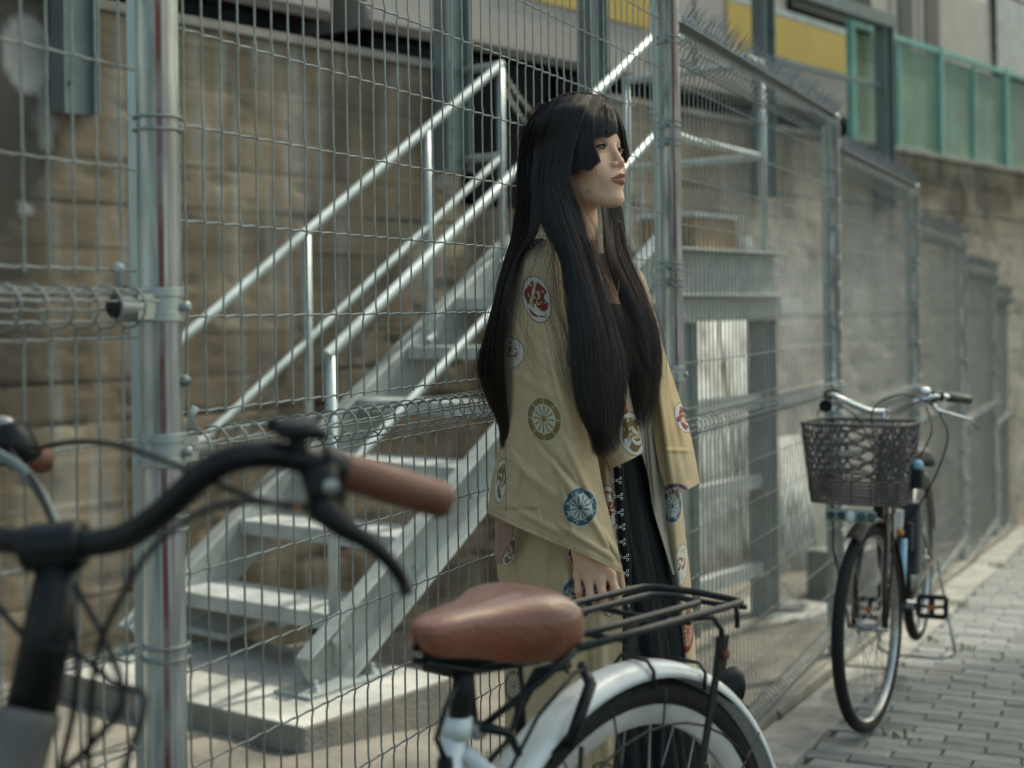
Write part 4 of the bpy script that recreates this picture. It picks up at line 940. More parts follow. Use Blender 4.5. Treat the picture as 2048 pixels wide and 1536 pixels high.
# basket
bk = bpy.data.objects.new('basket', None); scn.collection.objects.link(bk); bk.parent = fbk
bt, bb = 1.020, .765; cen = -.06
def rim_pt(s, z):  # s in [0,4): side index around rounded rectangle
    k = (z-bb)/(bt-bb); hw = .150+.024*k; hd = .105+.022*k; cr_ = .035
    per = [(hw, hd)]
    # superellipse param
    a = s/4*2*PI; c_, s__ = math.cos(a), math.sin(a); e = .38
    x = math.copysign(abs(c_)**e, c_)*hd; y = math.copysign(abs(s__)**e, s__)*hw
    return S_(cen+x, y, z)
def ring(z, n=72): return [rim_pt(4*i/n, z) for i in range(n)]
MB().tube(ring(bt), .0055, 8, closed=True).build('rim', M['basket'], bk, True)
w_ = MB(); n = 34; zl = bb+.072
for i in range(n):
    for sg in (1, -1):
        pts = []
        for j in range(9):
            z = zl+(bt-.008-zl)*j/8; pts.append(rim_pt((4*(i+sg*j*.52)/n) % 4, z))
        w_.tube(pts, .0026, 5, cap=False)
        w_.tube([p+V((0, 0, .007)) for p in pts[:-1]], .0018, 4, cap=False)
for z in (bb, bb+.012, bb+.024, bb+.036, bb+.048, bb+.060, zl): w_.tube(ring(z), .0032, 5, closed=True)
for i in range(60): w_.tube([rim_pt(4*i/60, bb), rim_pt(4*i/60, zl)], .0026, 4, cap=False)
for i in range(-8, 9): w_.tube([S_(cen-.09, i*.0155, bb), S_(cen+.09, i*.0155, bb)], .003, 4, cap=False)
for i in range(-5, 6): w_.tube([S_(cen+i*.0175, -.13, bb), S_(cen+i*.0175, .13, bb)], .003, 4, cap=False)
x = w_.build('wicker', M['basket'], bk, True); x['kind'] = 'stuff'
pl = MB().cbox(S_(cen-.128, -.028, .93), S_(cen-.128, .028, .93), V((0, 0, .010)), Ef*.003, .002).build('name_badge', M['chromed'], bk)
MB().beam(S_(cen+.10, -.06, bt-.01), S_(cen+.10, .08, bt-.01), Ef*.02, V((0, 0, .006))).build('bracket', M['chrome'], bk)
# lamp bar under the basket
lb_ = MB().cbox(S_(-.155, -.085, .728), S_(-.155, .075, .728), V((0, 0, .019)), Ef*.012, .008).build('lamp_bar', mat('pale_green_plastic', (.20, .27, .21), .35), fbk)
for k in range(5): MB().lathe(S_(-.165, -.066+.033*k, .728), -Ef, [(0, .014), (.004, .013), (.005, .008), (.002, .004)], 14).build('lens', M['chrome'] if k == 2 else M['tglassb'], lb_, True)
MB().sphere(S_(-.175, .0, .728), .015, 10, (1, 1, 1.4)).build('bulb', M['white'], lb_, True)
MB().cbox(S_(-.02, .175, .81), S_(-.02, .175, .87), Ef*.02, Lf*.018, .006).build('dynamo_lamp', M['battery'], fbk)
MB().sphere(S_(-.02, .175, .885), .018, 10).build('lamp_dome', M['bluewh'], fbk, True)
# ================================================================== THE WOMAN
person = empty('person', 'long-haired woman in a patterned khaki kimono jacket and black dress leaning on the fence', 'person')
def rot_frame(yaw, pitch):
    f = V((math.cos(yaw), -math.sin(yaw), 0)); l = V((math.sin(yaw), math.cos(yaw), 0)); u = V((0, 0, 1))
    return (f*math.cos(pitch)+u*math.sin(pitch)), l, (u*math.cos(pitch)-f*math.sin(pitch))
HF, HLt, HU = rot_frame(math.radians(38), math.radians(8)); H0 = W(1149, 315, 2.70)
BF, BLt, BU = rot_frame(math.radians(38), 0)
def HP(f, l, u): return H0+HF*f+HLt*l+HU*u
# ---- signed distance sculpting (spheres, tapered capsules, ellipsoids blended smoothly), meshed with surface nets
def s_cap(P, a, b, ra, rb):
    a = np.array(a); b = np.array(b); ab = b-a; t = np.clip(((P-a)@ab)/max(1e-9, ab@ab), 0, 1)
    return np.linalg.norm(P-(a+t[..., None]*ab), axis=-1)-(ra+(rb-ra)*t)
def s_ell(P, c, r, ax=None):
    d = P-np.array(c)
    if ax is not None: d = d@np.array([list(x) for x in ax]).T
    r = np.array(r); q = np.linalg.norm(d/r, axis=-1); g = np.linalg.norm(d/(r*r), axis=-1)
    return q*(q-1)/np.maximum(g, 1e-9)
def smin(a, b, k):
    h = np.clip(.5+.5*(b-a)/k, 0, 1); return b+(a-b)*h-k*h*(1-h)
def smax(a, b, k): return -smin(-a, -b, k)
def surface_net(fn, lo, hi, h):
    lo = np.array(lo, float); hi = np.array(hi, float); n = np.ceil((hi-lo)/h).astype(int)+1
    ax = [lo[i]+h*np.arange(n[i]) for i in range(3)]
    D = np.empty(n, np.float32)
    for i0 in range(0, n[0], 24):
        X = np.stack(np.meshgrid(ax[0][i0:i0+24], ax[1], ax[2], indexing='ij'), -1); D[i0:i0+24] = fn(X)
    ins = D < 0
    c = np.zeros(n-1, np.int8)
    for dx in (0, 1):
        for dy in (0, 1):
            for dz in (0, 1): c += ins[dx:n[0]-1+dx, dy:n[1]-1+dy, dz:n[2]-1+dz]
    act = (c > 0) & (c < 8); idx = np.full(n-1, -1, int); ijk = np.argwhere(act); idx[act] = np.arange(len(ijk))
    acc = np.zeros((len(ijk), 3)); cnt = np.zeros(len(ijk))
    cs = [(x, y, z) for x in (0, 1) for y in (0, 1) for z in (0, 1)]
    for a in range(8):
        for b in range(a+1, 8):
            if sum(abs(cs[a][k]-cs[b][k]) for k in range(3)) != 1: continue
            A = ijk+cs[a]; B_ = ijk+cs[b]; da = D[tuple(A.T)]; db = D[tuple(B_.T)]; m = (da < 0) != (db < 0)
            t = (da[m]/(da[m]-db[m]))[:, None]; acc[m] += A[m]+(B_[m]-A[m])*t; cnt[m] += 1
    Vt = lo+h*acc/cnt[:, None]; fs = []
    for axx in range(3):
        o1, o2 = [k for k in range(3) if k != axx]
        e = [slice(1, -1)]*3; e[axx] = slice(0, -1)
        sh = list(D.shape); A = ins[tuple(slice(1, sh[k]-1) if k != axx else slice(0, sh[k]-1) for k in range(3))]
        B_ = ins[tuple(slice(1, sh[k]-1) if k != axx else slice(1, sh[k]) for k in range(3))]
        w = np.argwhere(A != B_); flip = A[tuple(w.T)]
        base = w.copy(); base[:, o1] += 1; base[:, o2] += 1
        q = []
        for d1, d2 in ((0, 0), (-1, 0), (-1, -1), (0, -1)):
            p = base.copy(); p[:, o1] += d1; p[:, o2] += d2; q.append(idx[tuple(p.T)])
        q = np.stack(q, 1); ev = (axx == 1)
        rv = flip if ev else ~flip
        q[rv] = q[rv][:, ::-1]; fs.append(q)
    fs = np.concatenate(fs); fs = fs[(fs >= 0).all(1)]
    return Vt, fs
ol = lambda p: list(p)
def head_local(P):
    d = P-np.array(H0); return np.stack([d@np.array(HF), d@np.array(HLt), d@np.array(HU)], -1)
def f_head(P):
    Q = head_local(P); A = Q.copy(); A[..., 1] = np.abs(A[..., 1])
    d = s_ell(Q, (-.012, 0, .036), (.088, .072, .084))
    d = smin(d, s_ell(Q, (.042, 0, .022), (.050, .057, .052)), .02)
    d = smin(d, s_ell(Q, (.036, 0, -.038), (.053, .050, .062)), .02)
    d = smin(d, s_ell(A, (.056, .034, -.034), (.027, .0255, .027)), .018)
    d = smin(d, s_cap(A, (.0, .045, -.048), (.064, .013, -.093), .018, .0135), .026)
    d = smin(d, s_ell(Q, (.079, 0, -.0955), (.0165, .018, .0150)), .016)
    d = smin(d, s_ell(Q, (.076, 0, -.062), (.021, .027, .024)), .014)
    d = smax(d, -s_ell(A, (.1015, .032, -.003), (.018, .019, .0125)), .012)
    d = smin(d, s_ell(A, (.0725, .031, -.0015), (.0130, .0150, .0115)), .004)      # lids over the eyeball
    d = smin(d, s_cap(A, (.076, .012, .016), (.070, .045, .016), .007, .006), .012)
    d = smin(d, s_cap(Q, (.082, 0, .012), (.1005, 0, -.029), .0058, .0064), .009)
    d = smin(d, s_ell(Q, (.0995, 0, -.0320), (.0078, .0080, .0068)), .006)
    d = smin(d, s_ell(A, (.0935, .0118, -.0350), (.0080, .0050, .0056)), .005)
    d = smax(d, -s_ell(A, (.0985, .0062, -.0405), (.0042, .0030, .0030)), .0025)     # nostril
    d = smin(d, s_cap(A, (.0885, .0205, -.0615), (.1005, .0045, -.0545), .0026, .0042), .005)
    d = smin(d, s_cap(A, (.0890, .0185, -.0630), (.0990, .0, -.0670), .0030, .0058), .005)
    d = smax(d, -s_cap(A, (.0935, .021, -.0612), (.1065, .0, -.0605), .0008, .0016), .003)
    d = smin(d, s_cap(P, HP(-.018, 0, -.045), W(1146, 505, 2.765), .050, .050), .022)
    return d
NB = W(1146, 505, 2.745)
def BPt(u, v, y): return list(W(u, v, y))
def f_torso(P):
    d = s_cap(P, HP(-.018, 0, -.045), W(1146, 505, 2.765), .050, .050)
    d = smin(d, s_cap(P, BPt(1092, 552, 2.70), BPt(1230, 560, 2.86), .036, .036), .07)
    d = smin(d, s_ell(P, BPt(1158, 655, 2.785), (.090, .122, .155), (BF, BLt, BU)), .06)
    d = smin(d, s_cap(P, BPt(1146, 500, 2.77), BPt(1160, 580, 2.785), .050, .07), .05)
    d = smin(d, s_ell(P, BPt(1160, 850, 2.79), (.075, .10, .17), (BF, BLt, BU)), .06)
    d = smin(d, s_ell(P, BPt(1175, 1040, 2.815), (.08, .105, .14), (BF, BLt, BU)), .06)
    return d
arm_pts = [(BPt(1076, 565, 2.685), BPt(1082, 850, 2.655), .034, .029), (BPt(1082, 850, 2.655), BPt(1166, 1098, 2.604), .030, .0205)]
farm = [(BPt(1240, 585, 2.88), BPt(1318, 830, 2.87), .030, .026), (BPt(1318, 830, 2.87), BPt(1335, 1080, 2.83), .030, .02)]
legp = [(BPt(1150, 1080, 2.80), BPt(1165, 1500, 2.77), .062, .045), (BPt(1165, 1500, 2.77), BPt(1150, 1860, 2.77), .050, .035), (BPt(1200, 1080, 2.83), BPt(1225, 1500, 2.79), .062, .045), (BPt(1225, 1500, 2.79), BPt(1230, 1860, 2.80), .050, .035)]
def f_body(P):
    d = f_torso(P)
    for a, b, ra, rb in arm_pts+farm+legp: d = smin(d, s_cap(P, a, b, ra, rb), .03)
    return d
# right hand, back turned to the lane, relaxed fingers pointing down
wr = W(1167, 1096, 2.604)
kn = [W(1156, 1150, 2.612), W(1177, 1158, 2.598), W(1200, 1158, 2.594), W(1221, 1149, 2.598)]
pip = [W(1157, 1180, 2.606), W(1181, 1193, 2.590), W(1206, 1193, 2.586), W(1232, 1183, 2.592)]
dip = [W(1160, 1200, 2.616), W(1184, 1216, 2.603), W(1211, 1215, 2.600), W(1237, 1205, 2.606)]
tip = [W(1163, 1211, 2.630), W(1186, 1227, 2.620), W(1213, 1227, 2.617), W(1239, 1216, 2.622)]
fr0 = [.0072, .0080, .0082, .0080]
def f_hand(P):
    d = s_cap(P, arm_pts[1][0], wr, .030, .0205)
    for k, r in zip(kn, fr0): d = smin(d, s_cap(P, wr.lerp(k, .15), k, .0155, r+.0012), .014)
    d = smin(d, s_ell(P, list(kn[2].lerp(wr, .55)), (.028, .012, .024)), .012)
    for i in range(4):
        r = fr0[i]; f = s_cap(P, kn[i], pip[i], r+.0002, r*.93); f = smin(f, s_ell(P, list(pip[i]), (r*1.04,)*3), .003)
        f = smin(f, s_cap(P, pip[i], dip[i], r*.93, r*.85), .004); f = smin(f, s_cap(P, dip[i], tip[i], r*.85, r*.70), .004)
        d = smin(d, f, .0045); d = smin(d, s_ell(P, list(kn[i]-V((0, .0015, 0))), (r*1.05, r*1.02, r*1.2)), .006)
    t = smin(s_cap(P, wr.lerp(kn[3], .3)+V((0, .012, 0)), W(1236, 1150, 2.632), .014, .0105), s_cap(P, W(1236, 1150, 2.632), W(1246, 1182, 2.636), .0105, .0085), .005)
    return smin(d, t, .008)
bv, bf = [], []
def add_part(res):
    o = sum(len(x) for x in bv); bv.append(res[0]); bf.append(res[1]+o)
hc = np.array(H0)
add_part(surface_net(f_head, hc+(-.13, -.13, -.20), hc+(.14, .13, .125), .0019))
# the rest at a coarser step; the region already meshed finely is cut away
zc = H0.z-.185
def f_lower(P): return np.maximum(f_body(P), P[..., 2]-(zc+.006))
add_part(surface_net(f_lower, (-.06-.12, 2.45, -.02), (.42, 3.05, zc+.02), .0075))
def f_h2(P): return smax(f_hand(P), P[..., 2]-(wr.z+.03), .001)
add_part(surface_net(f_h2, (wr.x-.05, 2.55, wr.z-.17), (wr.x+.11, 2.68, wr.z+.045), .0014))
Vb = np.concatenate(bv); Fb = np.concatenate(bf)
Q = head_local(Vb); fq, lq, uq = Q.T; al = np.abs(lq)
skin = np.array([.72, .46, .32]); col = np.tile(skin, (len(Vb), 1))
def blend(m, c): global col; col = col*(1-m[:, None])+np.array(c)*m[:, None]
near = (fq > .02) & (uq > -.14)
blend(np.exp(-(((fq-.07)/.03)**2+((al-.036)/.02)**2+((uq+.028)/.018)**2))*.25*near, (.52, .24, .18))
blend(np.exp(-(((fq-.108)/.012)**2+(lq/.013)**2+((uq+.030)/.012)**2))*.35*near, (.55, .24, .18))
blend(np.clip(1.4*np.exp(-(((al-.034)/.016)**4+((uq-.004)/.0105)**4)), 0, 1)*.6*near*(fq > .05), (.36, .14, .10))     # eye shadow
up = -.0528-.12*al+.0016*np.exp(-((al-.005)/.004)**2)-2.2*al**2*4; lo_ = -.0735+.55*al*al*30
lipm = near & (fq > .084) & (al < .0235) & (uq < up) & (uq > np.minimum(lo_, -.0600)) 
blend(lipm*.8, (.30, .055, .045)); blend((lipm & (np.abs(uq+.0608) < .0011))*.8, (.05, .01, .01))
for f_, l_, u_, r_ in ((.047, -.043, -.079, .0019), (.078, -.024, -.030, .0011), (.090, -.014, -.021, .0009)):
    blend(np.exp(-(((fq-f_)/.008)**2+((lq-l_)/r_)**2+((uq-u_)/r_)**2))*.8, (.10, .045, .03))
for i in range(4):   # knuckle creases are a touch redder
    for p in (kn[i], pip[i]):
        dd = np.linalg.norm(Vb-np.array(p), axis=1); blend(np.exp(-(dd/.008)**2)*.35, (.50, .22, .16))
M['skin'] = mat('skin', (.5, .34, .24), .52, 0, .08, 60, bump=.12, bscale=500, attr='print', sub=.4, spec=.38)
mb = MB(); mb.v = [tuple(p) for p in Vb]; mb.f = [tuple(q) for q in Fb.tolist()]
body = mb.build('body', M['skin'], person, True, col)
sm = body.modifiers.new('relax', 'SMOOTH'); sm.factor = .5; sm.iterations = 2
# eyes: eyeball patch, iris, lashes
for sg in (-1, 1):
    pts = []; cc = []; n, m_ = 26, 14
    for i in range(n):
        for j in range(m_):
            x = -1+2*i/(n-1); y = -1+2*j/(m_-1)
            wl = .0128*x; hh = (.0032 if y > 0 else .0024)*max(0, 1-abs(x)**2.2)
            l = .0315+wl; u = -.0015+y*hh+.0008*x
            f = .0855+.0022-(.5*((l-.031)/.015)**2*.014)-(.5*((u+.0015)/.0115)**2*.004)
            pts.append(tuple(HP(f, sg*l, u)))
            r_ = math.hypot(wl+.0015, y*hh-.0004); c = (.085, .075, .068) if r_ > .0062 else ((.02, .012, .008) if r_ < .0024 or r_ > .0056 else (.05, .028, .016))
            if y > .55: c = tuple(k*.4 for k in c)
            cc.append(c)
    mb = MB(); mb.v = pts; mb.f = [(i*m_+j, i*m_+j+1, (i+1)*m_+j+1, (i+1)*m_+j) for i in range(n-1) for j in range(m_-1)]
    ey = mb.build('eye', mat('eye_surface', (.5, .5, .5), .3, attr='print', coat=.15, spec=.3), person, True, np.array(cc))
    def lid(y0, x0, x1, h, lift=.0008): return [HP(.0855+.0022+lift-.007*((.0128*x-.0+.0005)/.015)**2, sg*(.0315+.0128*x), -.0015+y0+h*max(0, 1-abs(x)**2.2)+.0008*x) for x in np.linspace(x0, x1, 14)]
    MB().tube(lid(.0, -1, 1.1, .0034), np.interp(np.linspace(0, 1, 14), [0, .3, 1], [.0004, .0010, .0013]), 6).build('lash_line', M['under'], ey, True)
    MB().tube(lid(-.0, -1, 1, -.0026, .0004), .0005, 5).build('lash_line', M['under'], ey, True)
    g = MB(); 
    for i in range(22):
        x = -.8+1.9*i/21; b = HP(.0880-.007*((.0128*x)/.015)**2, sg*(.0315+.0128*x), -.0015+.0034*max(0, 1-abs(x)**2.2)); e = HP(.0880+.0075-.009*((.0128*x)/.015)**2, sg*(.0315+.0150*x), .0022+.0034*max(0, 1-abs(x)**2.2))
        g.tube([b, b.lerp(e, .5)-HU*.0012, e], [.00028, .0002, .00006], 4)
    g.build('lashes', M['under'], ey)['kind'] = 'stuff'

# ---- cloth
def seg_d(U, Vv, x1, y1, x2, y2):
    dx, dy = x2-x1, y2-y1; L2 = dx*dx+dy*dy; t = np.clip(((U-x1)*dx+(Vv-y1)*dy)/L2, 0, 1)
    return np.hypot(U-x1-t*dx, Vv-y1-t*dy), t
def wheel_m(c, U, Vv, cu, cv, a, b, rot, col, light=(.52, .49, .36), clip=None, boxes=False):
    cr_, sr = math.cos(rot), math.sin(rot); x = ((U-cu)*cr_+(Vv-cv)*sr)/a; y = (-(U-cu)*sr+(Vv-cv)*cr_)/b
    r = np.hypot(x, y); th = np.arctan2(y, x); ins = r < 1.04
    if clip is not None: ins &= clip(U, Vv)
    n = 12; sp = np.abs(((th*n/(2*PI)) % 1)-.5)*2
    m = ins & (r < 1.0); c[m] = col
    line = ins & ((np.abs(r-1.01) < .035) | (np.abs(r-.66) < .03) | ((r > .66) & (r < 1) & (np.abs(((th*8/(2*PI)+.25) % 1)-.5) < .022)) | ((r > .66) & (r < 1) & (np.abs(((th*8/(2*PI)+.25) % 1)-.5-.07) < .012)))
    m = ins & (r < .64) & (sp > .22+.30*(1-r/.64)); c[m] = light
    if boxes:
        m = ins & (r > .60) & (r < .78) & (np.abs(((th*8/(2*PI)) % 1)-.5) < .16); c[m] = col
        line |= ins & (np.abs(r-.78) < .022) & (np.abs(((th*8/(2*PI)) % 1)-.5) < .18)
    c[line] = light
    m = ins & (r < .13); c[m] = col
def wave_m(c, U, Vv, cu, cv, a, b, rot, cols, clip=None, seed=0):
    cr_, sr = math.cos(rot), math.sin(rot); x = ((U-cu)*cr_+(Vv-cv)*sr)/a; y = (-(U-cu)*sr+(Vv-cv)*cr_)/b
    r = np.hypot(x, y); th = np.arctan2(y, x); edge = 1+.045*np.abs(np.sin(th*7+seed))
    ins = r < edge
    if clip is not None: ins &= clip(U, Vv)
    white, main, dark, third = [np.array(k) for k in cols]
    c[ins] = white; c[ins & (r > edge-.05)] = dark*.8+.05
    inner = ins & (r < .80+.05*np.sin(th*5+seed*2))
    c[inner] = main
    sw = np.sin(x*5.5+2.2*np.sin(y*3.5+seed)+seed*1.7)+np.sin(y*6.2-2*np.cos(x*4+seed)); s2 = np.sin(th*3+r*9+seed)
    m = inner & (sw > .75); c[m] = white
    m = inner & (np.abs(sw-.75) < .12); c[m] = dark
    m = inner & (y > -.35) & (y < .25) & (s2 > .35) & (r < .6); c[m] = third
    m = inner & (y > .15) & (s2 < -.55); c[m] = white
    fl = (np.abs((x*6) % 2-1) < .35) & (np.abs((y*5+.3) % 2-1) < .33) & (y < -.2); c[inner & fl] = third*1.1
CLOTH = np.array([.52, .395, .235])
LW = (.60, .57, .50)
RED = ((.58, .55, .50), (.21, .022, .018), (.10, .06, .03), (.44, .38, .20)); BRN = ((.56, .53, .46), (.16, .105, .04), (.09, .06, .03), (.45, .38, .2))
FLW = ((.60, .57, .52), (.55, .52, .47), (.05, .10, .14), (.30, .05, .04)); GRN = ((.56, .53, .45), (.54, .51, .42), (.07, .09, .04), (.25, .05, .03))
OCH = (.20, .145, .05); TEAL = (.035, .095, .125); PUR = (.10, .05, .075); RDW = (.19, .025, .02)
fold_noise = smooth_noise(48, 11)
def cloth(name, rows, step, folds=(), motifs=None, base=CLOTH, m='cloth', parent=None, amp=.0022, th=.0022, dens=1.0, seed=0):
    R_ = np.array([[list(p) for p in r] for r in rows], float); nr, nc = R_.shape[:2]
    Lh = np.abs(R_[:, -1, 0]-R_[:, 0, 0]).max(); Lv = np.abs(R_[-1, :, 1]-R_[0, :, 1]).max()
    a = max(8, int(Lv/step)); b = max(6, int(Lh/step))
    tmp = np.stack([cat_rom(R_[:, j], a) for j in range(nc)], 1)            # a x nc
    ful = np.stack([cat_rom(tmp[i], b) for i in range(a)], 0)              # a x b x 3
    U, Vv, Y = ful[..., 0], ful[..., 1], ful[..., 2]
    disp = amp*2.6*(fbm(fold_noise, U/60+seed, Vv/110+seed, 3)-.5)*2
    disp = disp+amp*.35*(fbm(fold_noise, U/14+seed, Vv/18, 3)-.5)
    for x1, y1, x2, y2, w, h in folds:
        d, t = seg_d(U, Vv, x1, y1, x2, y2); disp = disp+2.1*h*np.exp(-(d/w)**2)*np.sin(PI*np.clip(t*.9+.05, 0, 1))**.5
        
    Y = Y-disp
    dx = (U-CU)/F; dy = (Vv-CV)/F
    P = np.stack([Y*(dx-ROLL*dy), Y, CZ+Y*(-ROLL*dx-dy)], -1)
    c = np.tile(np.array(base, float), (a, b, 1))*(1+.10*(fbm(fold_noise, U/40, Vv/60, 3)-.5))[..., None]
    if motifs: motifs(c, U, Vv)
    o = MB().grid(P).build(name, M[m], parent or person, True, c.reshape(-1, 3)); solid(o, th, 1 if False else -1); return o
M['cloth'] = mat('woven_kimono_cloth', (.4, .35, .2), .85, 0, .10, 18, bump=.35, bscale=650, attr='print', spec=.2, sheen=.15)
M['dressm'] = mat('black_crinkled_cotton', (.010, .011, .012), .8, 0, .3, 20, bump=.4, bscale=120, spec=.2, stretch=(2.5, 2.5, .3))
kim = bpy.data.objects.new('kimono_jacket', None); scn.collection.objects.link(kim); kim.parent = person
def mot_sleeve(c, U, Vv):
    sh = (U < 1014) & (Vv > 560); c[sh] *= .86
    wave_m(c, U, Vv, 1075, 599, 27, 47, -.25, RED, seed=1)
    wave_m(c, U, Vv, 1017, 706, 33, 32, 0, FLW, clip=lambda u, v: u > 1015, seed=2)
    wheel_m(c, U, Vv, 1004, 648, 15, 36, 0, PUR, (.32, .26, .28))
    wheel_m(c, U, Vv, 1089, 838, 32, 44, -.18, OCH, (.47, .44, .34))
    wave_m(c, U, Vv, 1004, 962, 12, 44, .12, BRN, seed=4)
    wheel_m(c, U, Vv, 1160, 1014, 32, 38, .0, TEAL, (.45, .45, .40), boxes=True)
    wheel_m(c, U, Vv, 1136, 545, 14, 38, .1, (.03, .05, .08), (.3, .3, .3))
    wheel_m(c, U, Vv, 1146, 700, 14, 40, .1, OCH, (.45, .41, .3))
    # braided trim where the collar meets the shoulder
    d, t = seg_d(U, Vv, 1044, 506, 1088, 474); m = d < 7; c[m] = (.13, .115, .06); k = m & (np.sin(t*34) > .2) & (d < 4.6); c[k] = (.42, .38, .26)
    d, t = seg_d(U, Vv, 1015, 560, 1014, 1020); c[d < 1.2] *= .6
    hem = np.abs(Vv-(1026+(U-976)*.458)+9); c[hem < 1.0] *= .78
rows = [
 [(1046, 500, 2.71), (1058, 487, 2.68), (1072, 480, 2.665), (1088, 480, 2.655), (1104, 492, 2.65)],
 [(1024, 545, 2.72), (1044, 535, 2.64), (1070, 530, 2.605), (1100, 534, 2.598), (1126, 545, 2.625)],
 [(1010, 618, 2.72), (1035, 618, 2.63), (1070, 618, 2.588), (1107, 618, 2.580), (1142, 622, 2.61)],
 [(1003, 700, 2.72), (1035, 700, 2.63), (1075, 700, 2.578), (1115, 700, 2.570), (1148, 705, 2.60)],
 [(1006, 800, 2.72), (1042, 800, 2.63), (1084, 800, 2.572), (1128, 800, 2.562), (1166, 800, 2.592)],
 [(999, 890, 2.72), (1042, 900, 2.62), (1090, 903, 2.570), (1142, 900, 2.558), (1188, 890, 2.590)],
 [(985, 962, 2.72), (1035, 990, 2.61), (1092, 1005, 2.565), (1152, 1010, 2.552), (1210, 1000, 2.585)],
 [(976, 1026, 2.72), (1030, 1052, 2.61), (1100, 1082, 2.565), (1170, 1110, 2.552), (1247, 1150, 2.585)]]
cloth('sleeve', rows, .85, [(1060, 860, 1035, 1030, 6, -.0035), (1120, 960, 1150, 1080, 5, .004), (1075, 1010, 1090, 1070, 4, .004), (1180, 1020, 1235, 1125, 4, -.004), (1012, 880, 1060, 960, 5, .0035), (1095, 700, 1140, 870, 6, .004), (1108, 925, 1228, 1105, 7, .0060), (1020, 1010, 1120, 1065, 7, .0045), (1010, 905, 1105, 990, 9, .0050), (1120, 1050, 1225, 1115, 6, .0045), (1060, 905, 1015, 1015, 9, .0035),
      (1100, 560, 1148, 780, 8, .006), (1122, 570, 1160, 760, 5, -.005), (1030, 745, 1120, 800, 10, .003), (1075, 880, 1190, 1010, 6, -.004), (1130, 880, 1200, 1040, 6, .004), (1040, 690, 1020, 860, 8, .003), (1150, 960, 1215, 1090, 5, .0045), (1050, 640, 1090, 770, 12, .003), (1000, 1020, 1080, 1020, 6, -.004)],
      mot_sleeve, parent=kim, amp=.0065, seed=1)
rows = [[(992, 1034, 2.74), (1008, 1040, 2.70), (1030, 1050, 2.68)], [(992, 1070, 2.75), (1005, 1075, 2.72), (1024, 1078, 2.69)], [(991, 1100, 2.76), (1000, 1108, 2.73), (1014, 1098, 2.70)], [(992, 1118, 2.77), (996, 1126, 2.75), (1002, 1128, 2.73)]]
cloth('sleeve_lining', rows, 1.5, [(1000, 1045, 998, 1110, 4, .004)], None, base=(.33, .20, .15), parent=kim)
def mot_body(c, U, Vv):
    wave_m(c, U, Vv, 1020, 1100, 15, 32, .15, BRN, seed=3)
    wheel_m(c, U, Vv, 1160, 1192, 34, 44, .0, TEAL, (.42, .42, .38), boxes=True)
    wheel_m(c, U, Vv, 1030, 1372, 21, 33, .0, (.13, .10, .045), (.42, .38, .28))
    wave_m(c, U, Vv, 1143, 1492, 26, 30, .0, BRN, seed=5); wave_m(c, U, Vv, 1163, 1470, 12, 22, 0, RED, seed=2)
    wave_m(c, U, Vv, 1150, 1110, 16, 22, 0, RED, seed=8)
    wave_m(c, U, Vv, 1216, 1190, 20, 42, 0, RED, seed=7)
    wheel_m(c, U, Vv, 1205, 1545, 26, 24, 0, OCH, (.42, .38, .28))
    m = (U > 1150) & (Vv < 1085); c[m] = c[m]*.35+np.array((.40, .27, .18))*.65
    wave_m(c, U, Vv, 1218, 1012, 20, 40, -.12, RED, seed=6)
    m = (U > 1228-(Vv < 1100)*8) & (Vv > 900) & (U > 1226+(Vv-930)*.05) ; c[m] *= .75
rows = [
 [(1070, 560, 2.84), (1090, 570, 2.74), (1120, 580, 2.685), (1150, 590, 2.665), (1180, 600, 2.665)],
 [(1010, 700, 2.86), (1050, 700, 2.74), (1100, 700, 2.685), (1150, 700, 2.665), (1200, 700, 2.655)],
 [(1006, 860, 2.87), (1050, 860, 2.75), (1100, 860, 2.69), (1160, 860, 2.665), (1215, 860, 2.650)],
 [(1000, 960, 2.87), (1050, 960, 2.75), (1110, 960, 2.685), (1170, 960, 2.655), (1227, 955, 2.642)],
 [(992, 1050, 2.87), (1040, 1060, 2.75), (1100, 1065, 2.67), (1165, 1065, 2.65), (1231, 1050, 2.638)],
 [(996, 1130, 2.870), (1045, 1135, 2.718), (1105, 1140, 2.643), (1170, 1140, 2.623), (1240, 1130, 2.614)],
 [(1004, 1200, 2.870), (1050, 1200, 2.708), (1110, 1200, 2.638), (1175, 1200, 2.620), (1245, 1200, 2.614)],
 [(1010, 1320, 2.860), (1055, 1320, 2.685), (1112, 1320, 2.620), (1178, 1320, 2.607), (1244, 1320, 2.605)],
 [(1013, 1540, 2.860), (1058, 1540, 2.685), (1115, 1540, 2.620), (1178, 1540, 2.607), (1237, 1540, 2.607)],
 [(1014, 1800, 2.860), (1060, 1800, 2.685), (1115, 1800, 2.625), (1175, 1800, 2.615), (1232, 1800, 2.615)]]
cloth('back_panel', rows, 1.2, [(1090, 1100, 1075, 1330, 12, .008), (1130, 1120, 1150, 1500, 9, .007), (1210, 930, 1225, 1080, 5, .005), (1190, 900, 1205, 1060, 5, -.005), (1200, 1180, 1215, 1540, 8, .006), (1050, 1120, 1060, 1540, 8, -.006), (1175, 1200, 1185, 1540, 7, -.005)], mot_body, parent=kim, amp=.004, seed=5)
def mot_front(c, U, Vv):
    wheel_m(c, U, Vv, 1228, 835, 26, 44, .1, RDW, (.42, .34, .22)); wave_m(c, U, Vv, 1264, 868, 26, 44, -.2, BRN, seed=3)
    wheel_m(c, U, Vv, 1184, 862, 24, 44, .1, OCH, (.47, .44, .34)); wheel_m(c, U, Vv, 1190, 640, 20, 40, .1, OCH, (.47, .44, .34))
